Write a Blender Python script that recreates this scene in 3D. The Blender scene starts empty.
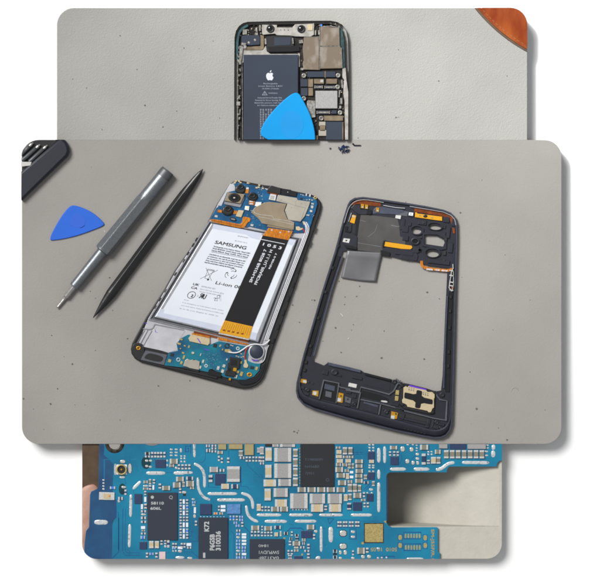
import bpy, bmesh, math, random
from mathutils import Vector, Matrix
from mathutils.geometry import tessellate_polygon
random.seed(7)
scene = bpy.context.scene
COL = scene.collection
S = 0.001                      # one layout unit = 1 mm
LIT = 1.22                     # what a level white surface receives under the lamps
def W(x, y, z): return ((x-300)*S, (290-y)*S, z*S)
def lin(c): c /= 255; return c/12.92 if c <= .04045 else ((c+.055)/1.055)**2.4
def rgb(r, g, b, k=0.0): return tuple(min(.9, max(lin(v)/LIT-k, lin(v)/LIT*.3)) for v in (r, g, b))+(1,)

# ------------------------------------------------------------------ materials
def mat(name, c, rough=.5, metal=0, var=0, vscale=200, bump=0, bscale=800, c2=None, spec=.5, coat=0, detail=4, lo=.35, hi=.65, stretch=None, bump2=0, b2scale=1500):
    m = bpy.data.materials.new(name); m.use_nodes = True
    nt = m.node_tree; N = nt.nodes; L = nt.links; b = N['Principled BSDF']
    b.inputs['Roughness'].default_value = rough; b.inputs['Metallic'].default_value = metal
    b.inputs['Specular IOR Level'].default_value = spec; b.inputs['Coat Weight'].default_value = coat
    sub = .02*(1-metal)*spec/.5; col = rgb(*c, sub); b.inputs['Base Color'].default_value = col
    tc = N.new('ShaderNodeTexCoord'); src = tc.outputs['Object']
    if stretch:
        mp = N.new('ShaderNodeMapping'); L.new(src, mp.inputs[0])
        mp.inputs['Rotation'].default_value[2] = stretch[1]; mp.inputs['Scale'].default_value = (stretch[0], 1, 1); src = mp.outputs[0]
    if var or c2:
        n = N.new('ShaderNodeTexNoise'); n.inputs['Scale'].default_value = vscale; n.inputs['Detail'].default_value = detail
        L.new(src, n.inputs['Vector'])
        r = N.new('ShaderNodeValToRGB'); L.new(n.outputs[0], r.inputs[0]); L.new(r.outputs[0], b.inputs['Base Color'])
        r.color_ramp.elements[0].position = lo; r.color_ramp.elements[1].position = hi
        r.color_ramp.elements[0].color = rgb(*c2, sub) if c2 else tuple(x*(1-var) for x in col[:3])+(1,)
        r.color_ramp.elements[1].color = col if c2 else tuple(min(.95, x*(1+var)) for x in col[:3])+(1,)
    if bump:
        h = None
        n = N.new('ShaderNodeTexNoise'); n.inputs['Scale'].default_value = bscale; n.inputs['Detail'].default_value = 3; L.new(src, n.inputs['Vector'])
        bp = N.new('ShaderNodeBump'); bp.inputs['Strength'].default_value = bump; bp.inputs['Distance'].default_value = .0006
        L.new(n.outputs[0], bp.inputs['Height'])
        if bump2:
            v = N.new('ShaderNodeTexVoronoi'); v.inputs['Scale'].default_value = b2scale; L.new(src, v.inputs['Vector'])
            b2 = N.new('ShaderNodeBump'); b2.inputs['Strength'].default_value = bump2; b2.inputs['Distance'].default_value = .0004
            L.new(v.outputs[0], b2.inputs['Height']); L.new(bp.outputs[0], b2.inputs['Normal']); bp = b2
        L.new(bp.outputs[0], b.inputs['Normal'])
    return m
M = {}
M['paper'] = mat('white_paper', (255,255,255), .9, var=.002, vscale=40)
M['leather_a'] = mat('pale_grey_leatherette', (166,165,160), .6, var=.06, vscale=12, bump=.45, bscale=620, bump2=.3, detail=8, b2scale=800, spec=.3)
M['leather_b'] = mat('warm_grey_leatherette', (156,152,147), .58, var=.07, vscale=9, bump=.2, bscale=560, bump2=.16, b2scale=760, spec=.35, detail=9)
M['leather_c'] = mat('cream_leatherette', (192,188,177), .6, var=.04, vscale=60, bump=.35, bscale=330, bump2=.2, b2scale=420, spec=.3)
M['brown'] = mat('dark_brown_cloth', (92,76,62), .8, var=.2, vscale=80, c2=None, bump=.1)
M['cutedge'] = mat('panel_edge', (200,198,194), .8, var=.02)
M['dust'] = mat('dust', (108,102,96), .9, var=.2)
M['lint'] = mat('pale_lint', (225,225,222), .9, var=.1)
M['orange'] = mat('orange_leather', (168,88,44), .5, spec=.2, c2=(134,58,28), vscale=16, bump=.3, bscale=300, lo=.38, hi=.62, stretch=(3,.6))
M['orange_edge'] = mat('orange_leather_edge', (172,114,72), .6, var=.2)
M['edge_shade'] = mat('shaded_leather_edge', (112,94,80), .7, var=.1)  # shade on the leather's thickness, put into a dark brown
M['skin'] = mat('skin', (196,160,146), .5, c2=(182,136,118), vscale=60, bump=.15, bscale=500)
# metals and plastics
M['blackp'] = mat('black_plastic', (38,38,42), .42, var=.15, vscale=300, bump=.05, bscale=900)
M['black_gloss'] = mat('black_glass', (14,14,18), .08, var=.1, coat=.6)
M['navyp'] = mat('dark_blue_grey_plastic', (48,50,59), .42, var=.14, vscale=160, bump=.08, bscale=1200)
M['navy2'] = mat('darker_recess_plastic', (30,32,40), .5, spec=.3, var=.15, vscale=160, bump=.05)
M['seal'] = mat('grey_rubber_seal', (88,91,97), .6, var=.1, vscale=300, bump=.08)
M['navyhi'] = mat('highlit_blue_grey_plastic', (78,82,96), .38, var=.12, vscale=160)  # paler copy of the frame plastic, edge highlights put into its colour
M['silver'] = mat('brushed_silver_frame', (196,196,200), .42, .35, var=.08, vscale=120, bump=.06, bscale=600)
M['silver_d'] = mat('dull_aluminium', (150,150,155), .4, .5, var=.12, vscale=160, bump=.06)
M['steel'] = mat('steel_shield', (186,180,166), .36, .45, var=.07, vscale=90, bump=.06, bscale=400)
M['steel_t'] = mat('tan_steel_shield', (154,140,118), .4, .4, var=.08, vscale=110, bump=.08, bscale=400)
M['shield_smudge'] = mat('smudged_bronze_shield', (166,160,150), .42, .3, c2=(126,113,98), vscale=60, lo=.5, hi=.78, detail=6, stretch=(1.6,.5), bump=.04)
M['chrome'] = mat('bright_tin', (218,218,216), .28, .35, var=.12, vscale=900, bump=.35, bscale=700)
M['solder'] = mat('solder', (242,244,244), .2, .55, c2=(150,160,166), vscale=340, bump=.7, bscale=260, lo=.3, hi=.42, detail=5)
M['tin'] = mat('tinned_pad', (206,205,200), .3, .35, var=.15, vscale=700, bump=.3, bscale=900)
M['gold'] = mat('gold_contact', (214,162,52), .28, .5, var=.12, vscale=400, bump=.1)
M['gold_pad'] = mat('pale_gold_pad', (196,178,120), .4, .3, c2=(164,146,92), vscale=900, bump=.1)
M['kapton'] = mat('orange_flex_film', (216,140,40), .3, .1, c2=(176,98,26), vscale=240, coat=.3, stretch=(4,.5))
M['kapton_y'] = mat('yellow_flex_film', (226,164,38), .32, .1, var=.12, vscale=500, coat=.3, stretch=(8,1.35))
M['copper'] = mat('brown_copper', (134,72,34), .35, .3, var=.3, vscale=200)
M['tan'] = mat('tan_ceramic', (196,180,146), .5, var=.07, vscale=500, bump=.05)
M['ybeige'] = mat('beige_moulded_capacitor', (164,150,108), .55, var=.06, vscale=400)
M['capbody'] = mat('grey_brown_ceramic', (134,130,116), .45, var=.1, vscale=600, bump=.05)
M['indbody'] = mat('grey_ferrite', (158,157,156), .5, var=.12, vscale=900, bump=.25, bscale=1600)
M['chip'] = mat('black_epoxy', (50,58,70), .55, var=.08, vscale=700, bump=.06, bscale=2500)
M['chip_d'] = mat('dark_epoxy', (32,37,50), .5, var=.08, vscale=500, bump=.05, bscale=2500)
M['chip_n'] = mat('navy_epoxy', (48,66,98), .5, var=.12, vscale=500)
M['chip_b'] = mat('light_blue_chip', (104,150,200), .4, c2=(84,128,182), vscale=300)
M['bluecomp'] = mat('blue_resistor', (84,134,220), .35, var=.15)
M['whitec'] = mat('white_ceramic', (228,234,240), .4, var=.05)
M['print'] = mat('pale_laser_marking', (182,186,188), .6, var=.1)
M['print_dim'] = mat('faint_laser_marking', (76,84,96), .6, var=.1)
M['pcb'] = mat('blue_solder_mask', (44,140,172), .24, c2=(32,108,142), vscale=18, lo=.3, hi=.7, bump=.12, bscale=900, spec=.5)
M['pcb_dark'] = mat('dark_blue_solder_mask', (42,92,130), .36, c2=(34,76,112), vscale=40, bump=.1, bscale=900)
M['pcb_trace'] = mat('dark_trace', (18,82,138), .4, var=.1)
M['pcb_green'] = mat('dark_green_varnish', (30,74,82), .2, var=.15, vscale=300)
M['pcb_phone'] = mat('deep_blue_board', (34,104,146), .3, c2=(28,82,116), vscale=110, bump=.1)
M['pcb_teal'] = mat('teal_blue_board', (28,90,122), .3, c2=(26,124,142), vscale=50, lo=.42, hi=.62, bump=.1)
M['batt_dark'] = mat('charcoal_battery_wrap', (58,65,77), .5, spec=.25, var=.06, vscale=30, bump=.06, bscale=150, c2=None)
M['batt_silver'] = mat('battery_foil', (176,178,184), .28, .45, var=.1, vscale=60, stretch=(5,1.1), bump=.08)
M['label'] = mat('white_battery_label', (226,230,238), .32, var=.02, vscale=50, bump=.25, bscale=45)
M['lavender'] = mat('pale_lavender_tape', (202,208,224), .35, var=.03)
M['ink'] = mat('black_ink', (44,44,50), .6, var=.1)
M['ink_l'] = mat('grey_ink', (98,101,110), .6, var=.1)
M['ink_w'] = mat('white_ink', (212,214,220), .6, var=.05)
M['ink_g'] = mat('grey_white_ink', (158,164,174), .6, var=.1)
M['flexblack'] = mat('black_flex_cable', (42,41,46), .3, var=.1, vscale=60, bump=.15, bscale=60)
M['pick'] = mat('azure_plastic', (0,148,214), .36, spec=.3, var=.03, vscale=40, bump=.03, bscale=400)
M['pick_d'] = mat('azure_plastic_matte', (0,142,210), .5, spec=.3, var=.03, vscale=40)
M['pick2'] = mat('royal_blue_plastic', (58,110,216), .36, spec=.35, var=.03, vscale=40)
M['pick2_d'] = mat('royal_blue_plastic_matte', (54,104,212), .5, var=.03, vscale=40)
M['gunmetal'] = mat('gunmetal_aluminium', (118,122,126), .34, .55, var=.1, vscale=500, bump=.12, bscale=900, stretch=(1, 0))
M['gunmetal_d'] = mat('dark_anodised_aluminium', (92,94,96), .42, .3, var=.06, vscale=200)
M['bitsteel'] = mat('bit_steel', (170,168,164), .3, .7, var=.12, vscale=300, bump=.1)
M['spudger'] = mat('black_nylon', (40,42,43), .34, var=.14, vscale=200, bump=.1, bscale=500, stretch=(.2,0))
M['case'] = mat('dark_slate_plastic', (44,50,60), .45, var=.08, vscale=200, bump=.06, bscale=900)
M['foil'] = mat('grey_graphite_foil', (120,120,122), .38, .4, var=.12, vscale=40, bump=.12, bscale=70)
M['plate'] = mat('dull_grey_plate', (90,88,87), .42, .4, var=.14, vscale=60, bump=.1, bscale=90)
M['white_pl'] = mat('white_plastic', (208,206,202), .4, var=.04)
M['cable_w'] = mat('white_cable', (222,222,226), .35, var=.03)
M['cable_r'] = mat('red_cable', (196,52,52), .35, var=.05)
M['white_dull'] = mat('worn_white_metal', (184,180,174), .42, .2, c2=(150,146,138), vscale=160, bump=.12, bscale=500, lo=.3, hi=.6)
M['tin_dull'] = mat('dull_tin', (172,170,164), .34, .4, c2=(120,116,108), vscale=420, bump=.3, bscale=700, lo=.3, hi=.65)
M['steel_td'] = mat('tan_metal', (142,126,104), .42, .3, c2=(112,98,82), vscale=160, bump=.1)
M['pcb_light'] = mat('light_blue_trace', (60,156,190), .35, var=.05)
M['violet'] = mat('violet_ink', (104,62,196), .5, var=.1)
M['tealfilm'] = mat('dark_teal_strip', (62,92,94), .4, c2=(44,66,70), vscale=200)
M['rimsteel'] = mat('worn_steel_rim', (96,90,80), .3, .6, c2=(56,52,46), vscale=220, bump=.1)
M['darkbase'] = mat('dark_inner_chassis', (30,29,30), .5, spec=.25, c2=(52,48,44), vscale=260, bump=.2)
M['led'] = mat('yellow_led', (240,236,170), .3, var=.05)
M['led_pink'] = mat('pale_pink_led', (226,200,200), .3, var=.08)
M['copperdot'] = mat('orange_dot', (220,130,60), .4, var=.1)
M['screwblue'] = mat('blue_anodised_screw', (52,82,140), .35, .4, c2=(28,34,52), vscale=500)
M['screwdark'] = mat('black_screw', (36,42,52), .4, .3, var=.2)

# ------------------------------------------------------------------ geometry helpers
def area(p): return sum(p[i][0]*p[(i+1)%len(p)][1]-p[(i+1)%len(p)][0]*p[i][1] for i in range(len(p)))/2
def offset(poly, d):
    n = len(poly); out = []; sg = 1 if area(poly) > 0 else -1
    for i in range(n):
        a, b, c = Vector(poly[i-1]), Vector(poly[i]), Vector(poly[(i+1) % n])
        e1 = (b-a); e2 = (c-b)
        if e1.length < 1e-6 or e2.length < 1e-6: out.append(tuple(b)); continue
        e1.normalize(); e2.normalize()
        n1 = Vector((-e1.y, e1.x))*sg; n2 = Vector((-e2.y, e2.x))*sg
        m = n1+n2
        if m.length < .2: m = n1.copy()
        m.normalize(); k = min(1.8, 1/max(.3, m.dot(n1)))
        out.append(tuple(b+m*d*k))
    return out
def smoothpoly(pts, it=2):
    for _ in range(it):
        o = []
        for i in range(len(pts)):
            a, b = pts[i], pts[(i+1) % len(pts)]
            o += [(a[0]*.75+b[0]*.25, a[1]*.75+b[1]*.25), (a[0]*.25+b[0]*.75, a[1]*.25+b[1]*.75)]
        pts = o
    return pts
def smoothline(pts, it=2):
    for _ in range(it):
        o = [pts[0]]
        for i in range(len(pts)-1):
            a, b = pts[i], pts[i+1]
            o += [tuple(p*.75+q*.25 for p, q in zip(a, b)), tuple(p*.25+q*.75 for p, q in zip(a, b))]
        pts = o+[pts[-1]]
    return pts
def ell(cx, cy, rx, ry=None, n=24, ang=0):
    ry = rx if ry is None else ry; ca, sa = math.cos(ang), math.sin(ang)
    return [(cx+rx*math.cos(t)*ca-ry*math.sin(t)*sa, cy+rx*math.cos(t)*sa+ry*math.sin(t)*ca) for t in [2*math.pi*i/n for i in range(n)]]
def rrect(x0, y0, x1, y1, r, n=8, corners=(1, 1, 1, 1)):
    out = []
    for (cx, cy, a0, k) in ((x1-r, y0+r, -90, 1), (x1-r, y1-r, 0, 2), (x0+r, y1-r, 90, 3), (x0+r, y0+r, 180, 0)):
        if corners[k]:
            out += [(cx+r*math.cos(math.radians(a0+90*i/n)), cy+r*math.sin(math.radians(a0+90*i/n))) for i in range(n+1)]
        else:
            out.append({1: (x1, y0), 2: (x1, y1), 3: (x0, y1), 0: (x0, y0)}[k])
    return out
def rect(x0, y0, x1, y1): return [(x0, y0), (x1, y0), (x1, y1), (x0, y1)]
def rot(poly, c, a):
    ca, sa = math.cos(a), math.sin(a)
    return [(c[0]+(x-c[0])*ca-(y-c[1])*sa, c[1]+(x-c[0])*sa+(y-c[1])*ca) for x, y in poly]
CLIP1 = rrect(57, 8, 527, 139.9, 17, corners=(1, 1, 0, 0))
CLIP2 = rrect(22, 140, 561.5, 444, 17)
CLIP3 = rrect(82, 444.1, 502, 559, 15, corners=(0, 0, 1, 1))
class MB:
    def __init__(s): s.v = []; s.f = []; s.m = []; s.s = []
    def add(s, vs, fs, mi=0, sm=False):
        o = len(s.v); s.v += vs
        for f in fs: s.f.append([i+o for i in f]); s.m.append(mi); s.s.append(sm)
        return s
    def prism(s, poly, z0, z1, mi=0, bev=0, holes=(), sm=False, top_mi=None):
        n = len(poly); top_mi = mi if top_mi is None else top_mi
        if not holes:
            rings = [(poly, z0), (poly, z1)] if not bev else [(poly, z0), (poly, z1-bev), (offset(poly, bev*.35), z1-bev*.3), (offset(poly, bev), z1)]
            vs = [(x, y, z) for p, z in rings for x, y in p]; fs = []
            for k in range(len(rings)-1):
                for i in range(n):
                    j = (i+1) % n; fs.append([k*n+i, k*n+j, (k+1)*n+j, (k+1)*n+i])
            s.add(vs, fs, mi, sm); b = (len(rings)-1)*n
            s.add(vs[b:], [list(range(n))], top_mi); s.add(vs[:n], [list(range(n))], mi)
        else:
            loops = [poly]+list(holes); flat = [p for l in loops for p in l]
            tri = tessellate_polygon([[Vector((x, y, 0)) for x, y in l] for l in loops])
            m = len(flat)
            s.add([(x, y, z1) for x, y in flat], [list(t) for t in tri], top_mi)
            s.add([(x, y, z0) for x, y in flat], [list(t) for t in tri], mi)
            o = 0
            for l in loops:
                k = len(l)
                s.add([(x, y, z0) for x, y in l]+[(x, y, z1) for x, y in l], [[i, (i+1) % k, k+(i+1) % k, k+i] for i in range(k)], mi)
        return s
    def box(s, x0, y0, x1, y1, z0, z1, mi=0, bev=0, ang=0):
        p = rect(x0, y0, x1, y1)
        if ang: p = rot(p, ((x0+x1)/2, (y0+y1)/2), ang)
        return s.prism(p, z0, z1, mi, bev)
    def lathe(s, cx, cy, prof, mi=0, n=28, sx=1, sy=1, ang=0, sm=True, cap=True):
        vs = []; fs = []
        for r, z in prof:
            vs += [(x, y, z) for x, y in ell(cx, cy, max(r, .001)*sx, max(r, .001)*sy, n, ang)]
        for k in range(len(prof)-1):
            for i in range(n): j = (i+1) % n; fs.append([k*n+i, k*n+j, (k+1)*n+j, (k+1)*n+i])
        s.add(vs, fs, mi, sm)
        if cap: s.add(vs[-n:], [list(range(n))], mi)
        return s
    def ring(s, cx, cy, r0, r1, z0, z1, mi=0, n=32, sx=1, sy=1, ang=0):
        rm = (r0+r1)/2; prof = [(r0, z0), (r0, z1-.15), (r0+(r1-r0)*.2, z1), (r1-(r1-r0)*.2, z1), (r1, z1-.15), (r1, z0)]
        return s.lathe(cx, cy, prof, mi, n, sx, sy, ang, cap=False)
    def tube(s, pts, r, mi=0, n=10, flat=1.0, rr=None, sm=True):
        P = [Vector(p) for p in pts]; rings = []; vs = []; fs = []
        for i, p in enumerate(P):
            t = (P[min(i+1, len(P)-1)]-P[max(i-1, 0)]); t.normalize()
            a = t.cross(Vector((0, 0, 1)))
            if a.length < 1e-4: a = Vector((1, 0, 0))
            a.normalize(); b = a.cross(t); R = rr[i] if rr else r
            for k in range(n):
                u = 2*math.pi*k/n; q = p+a*math.cos(u)*R+b*math.sin(u)*R*flat; vs.append(tuple(q))
        for i in range(len(P)-1):
            for k in range(n): j = (k+1) % n; fs.append([i*n+k, i*n+j, (i+1)*n+j, (i+1)*n+k])
        fs += []
        s.add(vs, fs, mi, sm); s.add(vs[:n], [list(range(n))], mi); s.add(vs[-n:], [list(range(n))], mi)
        return s
    def stroke(s, pts, w, z0, z1, mi=0, closed=False, bev=0):
        P = [Vector((p[0], p[1])) for p in pts]; n = len(P); L = []; R = []
        for i in range(n):
            if closed: a, b = P[i-1], P[(i+1) % n]
            else: a, b = P[max(i-1, 0)], P[min(i+1, n-1)]
            t = (b-a)
            if t.length < 1e-6: t = Vector((1, 0))
            t.normalize(); q = Vector((-t.y, t.x)); k = 1
            if 0 < i < n-1 or closed:
                e = (P[(i+1) % n]-P[i])
                if e.length > 1e-6: e.normalize(); k = 1/max(.5, abs(q.dot(Vector((-e.y, e.x)))))
            L.append(P[i]+q*w/2*k); R.append(P[i]-q*w/2*k)
        if closed: s.prism([tuple(p) for p in L], z0, z1, mi, holes=[[tuple(p) for p in R]]) if abs(area([tuple(p) for p in L])) > abs(area([tuple(p) for p in R])) else s.prism([tuple(p) for p in R], z0, z1, mi, holes=[[tuple(p) for p in L]])
        else:
            vs = []; fs = []
            for i in range(n):
                for q in (L[i], R[i]): vs += [(q.x, q.y, z0)]
                b = bev; c = (L[i]+R[i])/2
                for q in (L[i], R[i]):
                    q2 = q+(c-q)*b; vs += [(q2.x, q2.y, z1)]
            for i in range(n-1):
                a = 4*i; c = a+4
                fs += [[a+2, a+3, c+3, c+2], [a, a+2, c+2, c], [a+1, a+3, c+3, c+1]]
            fs += [[0, 1, 3, 2], [4*n-4, 4*n-3, 4*n-1, 4*n-2]]
            s.add(vs, fs, mi)
        return s
    def text(s, txt, x, y, size, z, mi=0, du=(1, 0), dv=(0, 1), bold=0, mirror=False, spacing=1, width=None, align='LEFT', thick=.03):
        cu = bpy.data.curves.new('t', 'FONT'); cu.body = txt; cu.size = 1;  cu.space_character = spacing; cu.align_x = align
        cu.resolution_u = 3
        ob = bpy.data.objects.new('t', cu); COL.objects.link(ob)
        dg = bpy.context.evaluated_depsgraph_get(); me = ob.evaluated_get(dg).to_mesh()
        V = [(v.co.x, v.co.y) for v in me.vertices]; F = [list(p.vertices) for p in me.polygons]
        ob.evaluated_get(dg).to_mesh_clear(); bpy.data.objects.remove(ob); bpy.data.curves.remove(cu)
        if not V: return s
        wd = max(v[0] for v in V)-min(v[0] for v in V); sx = size if width is None else width/wd
        vs = []
        for a, b in V:
            a *= sx*(-1 if mirror else 1); b *= size/.7
            vs.append((x+du[0]*a-dv[0]*b, y+du[1]*a-dv[1]*b, z))
        s.add(vs, F, mi)
        if bold:
            for k_, (ox, oy) in enumerate(((1, 0), (0, 1), (1, 1))): s.add([(v[0]+ox*bold*size*5, v[1]+oy*bold*size*4, v[2]+.004*(k_+1)) for v in vs], F, mi)
        return s
    def empty(s): return not s.v
def root_of(o):
    while o.parent: o = o.parent
    return o
SPLIT = {'side_clips', 'edge_tape', 'inner_lip', 'small_connectors', 'plastic_ribs', 'port_holes', 'snap_hooks', 'rail_clips', 'surface_components', 'square_sockets', 'flex_marks', 'rubber_seals', 'small_chips', 'flex_tail', 'bright_trim', 'plate_ribs', 'scratches', 'chip_pins', 'flex_fold', 'ink_scribble', 'jack_contact', 'shield_seams', 'shield_seam', 'button_bracket', 'stitching'}
ONE = {'side_clips': 'side_clip', 'small_connectors': 'small_connector', 'plastic_ribs': 'plastic_rib', 'port_holes': 'port_hole', 'snap_hooks': 'snap_hook', 'rail_clips': 'rail_clip', 'surface_components': 'surface_component', 'square_sockets': 'square_socket', 'flex_marks': 'flex_mark', 'rubber_seals': 'rubber_seal', 'plate_ribs': 'plate_rib', 'scratches': 'scratch', 'chip_pins': 'chip_pin', 'shield_seams': 'shield_seam', 'stitching': 'stitch'}
def islands(mb):
    par = {}
    def find(a):
        while par[a] != a: par[a] = par[par[a]]; a = par[a]
        return a
    key = [tuple(round(c*200) for c in v) for v in mb.v]
    for k in key: par.setdefault(k, k)
    for f in mb.f:
        r = find(key[f[0]])
        for i in f[1:]: par[find(key[i])] = r
    g = {}
    for n, f in enumerate(mb.f): g.setdefault(find(key[f[0]]), []).append(n)
    out = []
    for fs in g.values():
        q = MB(); mp = {}
        for n in fs:
            for i in mb.f[n]:
                if i not in mp: mp[i] = len(q.v); q.v.append(mb.v[i])
            q.f.append([mp[i] for i in mb.f[n]]); q.m.append(mb.m[n]); q.s.append(mb.s[n])
        out.append(q)
    return out
def build(mb, name, mats, parent=None, clip=None, **k):
    if name in SPLIT:
        nm = ONE.get(name, name); L = islands(mb); o = None
        sz = lambda q: -(max(v[0] for v in q.v)-min(v[0] for v in q.v))*(max(v[1] for v in q.v)-min(v[1] for v in q.v))
        L.sort(key=sz)
        for q in L[:60]: o = build1(q, nm, mats, parent, clip, **k) or o
        if L[60:]:
            r = MB()
            for q in L[60:]:
                n = len(r.v); r.v += q.v; r.f += [[i+n for i in f] for f in q.f]; r.m += q.m; r.s += q.s
            build1(r, nm, mats, parent, clip, kind='stuff')
        return o
    return build1(mb, name, mats, parent, clip, **k)
def build1(mb, name, mats, parent=None, clip=None, label=None, cat=None, group=None, kind=None, origin=None):
    if not isinstance(mats, (list, tuple)): mats = [mats]
    if clip:
        bm = bmesh.new(); vv = [bm.verts.new(v) for v in mb.v]; bm.verts.ensure_lookup_table()
        for f, mi, sm in zip(mb.f, mb.m, mb.s):
            try: g = bm.faces.new([vv[i] for i in f]); g.material_index = mi; g.smooth = sm
            except ValueError: pass
        cp = clip; sg = 1 if area(cp) > 0 else -1
        for i in range(len(cp)):
            a, b = Vector(cp[i]), Vector(cp[(i+1) % len(cp)]); e = b-a
            if e.length < 1e-6: continue
            no = Vector((e.y, -e.x, 0))*sg; no.normalize()
            co = Vector((a.x, a.y, 0))
            if any((v.co-co).dot(no) > 1e-4 for v in bm.verts):
                g = bm.verts[:]+bm.edges[:]+bm.faces[:]
                r = bmesh.ops.bisect_plane(bm, geom=g, dist=1e-5, plane_co=co, plane_no=no, clear_outer=True)
                ed = [x for x in r['geom_cut'] if isinstance(x, bmesh.types.BMEdge)]
                if ed: bmesh.ops.holes_fill(bm, edges=ed, sides=0)
        if not bm.verts: bm.free(); return None
        bm.verts.index_update()
        mb = MB(); mb.v = [tuple(v.co) for v in bm.verts]
        for f in bm.faces: mb.f.append([v.index for v in f.verts]); mb.m.append(f.material_index); mb.s.append(f.smooth)
        bm.free()
    if parent: loc = Vector(root_of(parent)['o'])
    else:
        if origin: loc = Vector(W(*origin))
        else:
            xs = [v[0] for v in mb.v]; ys = [v[1] for v in mb.v]
            loc = Vector(W((min(xs)+max(xs))/2, (min(ys)+max(ys))/2, min(v[2] for v in mb.v)))
    me = bpy.data.meshes.new(name)
    me.from_pydata([tuple(Vector(W(*v))-loc) for v in mb.v], [], mb.f)
    for p, mi, sm in zip(me.polygons, mb.m, mb.s): p.material_index = mi; p.use_smooth = sm
    for m in mats: me.materials.append(M[m])
    me.validate(); bm = bmesh.new(); bm.from_mesh(me); bmesh.ops.recalc_face_normals(bm, faces=bm.faces); bm.to_mesh(me); bm.free()
    o = bpy.data.objects.new(name, me); COL.objects.link(o)
    if parent: o.parent = parent
    else: o.location = loc; o['o'] = tuple(loc)
    tag(o, label, cat, group, kind); return o
def tag(o, label=None, cat=None, group=None, kind=None):
    if label: o['label'] = label
    if cat: o['category'] = cat
    if group: o['group'] = group
    if kind: o['kind'] = kind
    return o
def thing(name, x, y, z, label, cat, group=None):
    o = bpy.data.objects.new(name, None); COL.objects.link(o); o.empty_display_size = .01
    o.location = W(x, y, z); o['o'] = tuple(o.location); return tag(o, label, cat, group)
def T(x0, y0, s): return lambda *a: tuple((x0+a[i]/s if i % 2 == 0 else y0+a[i]/s) for i in range(len(a)))
def TP(t, *pts): return [t(*p) for p in pts]

# ------------------------------------------------------------------ setting
Z1, Z2, Z3, ZB = 12.4, 13.0, 10.0, -6.0
b = MB(); b.prism(rect(-900, -900, 1500, 1500), -60.0, ZB, holes=[rect(330, 446, 501, 526.9)])
build(b, 'background', 'paper', kind='structure')
b = MB(); b.prism(rrect(57, 8, 527, 139.9, 17, corners=(1, 1, 0, 0)), ZB, Z1, 0); build(b, 'tabletop', ['leather_a'], kind='structure')
b = MB(); b.prism(rrect(22, 140, 561.5, 444, 17), ZB, Z2, 0, bev=.25); build(b, 'tabletop', ['leather_b'], kind='structure')
# third tabletop: slab with an added hollow, sunk so the board notch falls into shade
b = MB()
outer = rrect(82, 444.1, 502, 559, 15, corners=(0, 0, 1, 1))
b.prism(outer, ZB, Z3, 0, holes=[rect(331, 447, 499.5, 526.5)])
prof = [(331, -46), (388, -46), (400, -45), (412, -41), (422, -35), (432, -27), (442, -18.5), (452, -10.5), (463, -3.5), (476, 3), (490, 8), (499.5, 9.6)]
vs = []; fs = []
for i, (x, z) in enumerate(prof): vs += [(x, 447.1, z), (x, 526.35, z)]
for i in range(len(prof)-1): fs.append([2*i, 2*i+1, 2*i+3, 2*i+2])
b.add(vs, fs, 0, True)
for y in (447.1, 526.35):
    v = [(x, y, z) for x, z in prof]+[(x, y, 2) for x, z in reversed(prof) if z < 2]+[]
    k = [(x, y, z) for x, z in prof]+[(499.5, y, 9.8), (331, y, 9.8)]
    b.add(k, [list(range(len(k)))], 0)
b.add([(331, 447, -58), (331, 526.5, -58), (331, 526.5, 9.8), (331, 447, 9.8)], [[0, 1, 2, 3]], 0)
build(b, 'tabletop', ['leather_c'], kind='structure')
b = MB(); b.prism([(82, 444.1), (101, 444.1), (101, 520), (82, 520)], Z3, Z3+.3); build(b, 'backdrop', 'brown', clip=CLIP3, kind='structure')

# ------------------------------------------------------------------ dust
def dust(lst, z, mname, label):
    b = MB()
    for x, y, r in lst:
        n = 7; p = [(x+r*random.uniform(.6, 1.15)*math.cos(2*math.pi*i/n), y+r*random.uniform(.5, 1.1)*math.sin(2*math.pi*i/n)) for i in range(n)]
        b.prism(p, z, z+.35*r, 0, bev=.12*r)
    build(b, 'dust', mname, kind='stuff', label=label, cat='dust')
d1 = [(120, 35.6, .9), (184, 48, .8), (137, 69.5, .6), (86.5, 88, .6), (145, 105.5, 1.0), (163, 127, .8), (176.7, 111, .7), (213, 41, .5), (219.5, 118, .6), (102, 129.5, .6), (72.6, 79, .6), (199, 48.5, .4), (438.7, 81, .9), (398.5, 49.5, .6), (507, 76, .6), (396, 117.5, .9), (223, 78.6, .4), (358, 138, .8), (398, 117, .6)]
d2 = [(51.7, 335.3, .7), (72.5, 364, 1.1), (57.5, 388.6, .9), (23.5, 399, 1.1), (50.6, 404, 1.1), (95.5, 350.3, .6), (127.5, 338.6, .9), (64, 356.6, .5), (158.3, 386, 1.1), (189.8, 380.6, .9), (75, 405, .5), (85, 405, .5), (43.9, 429.4, .5), (33.6, 409, .5), (109.6, 277.7, .9), (90.3, 291.4, .7), (95.6, 298.3, .6), (112.6, 310.4, .6), (186.5, 232.4, .8), (136, 264, .5), (314.4, 300.2, 1.2), (292.6, 305, .9), (299.4, 322.4, .8), (344.5, 304.5, .7), (335.6, 328, 1.1), (351.5, 330, .7), (341, 352.4, .9), (323, 341.2, .6), (356.6, 296.4, .7), (427.3, 292.3, 1.2), (439.3, 298.9, .8), (461.9, 277.3, .5), (359.6, 286.4, .9), (381.5, 357.8, 1.2), (424.2, 359, 1.0), (451, 321, .7), (476.6, 408.8, 1.4), (507, 440, 1.1), (498.5, 428, .6), (460.4, 212.7, 1), (405.7, 202, .6), (345, 297, .8), (332.5, 296, .5), (305, 222.5, .9), (353.4, 324.7, .6), (294, 431.5, 1.2), (297.2, 432.7, .9), (298.5, 430.5, .7), (339, 281.3, .8), (357, 296.5, .6), (312, 300, .7), (384, 331, .7), (470, 372, .6), (493, 330, .5), (530, 300, .5), (505, 255, .5), (545, 410, .5), (482, 180, .5), (200, 420, .7), (240, 410, .5), (120, 420, .6)]
for i in range(40): d2.append((random.uniform(30, 555), random.uniform(150, 440), random.uniform(.2, .4)))
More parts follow.
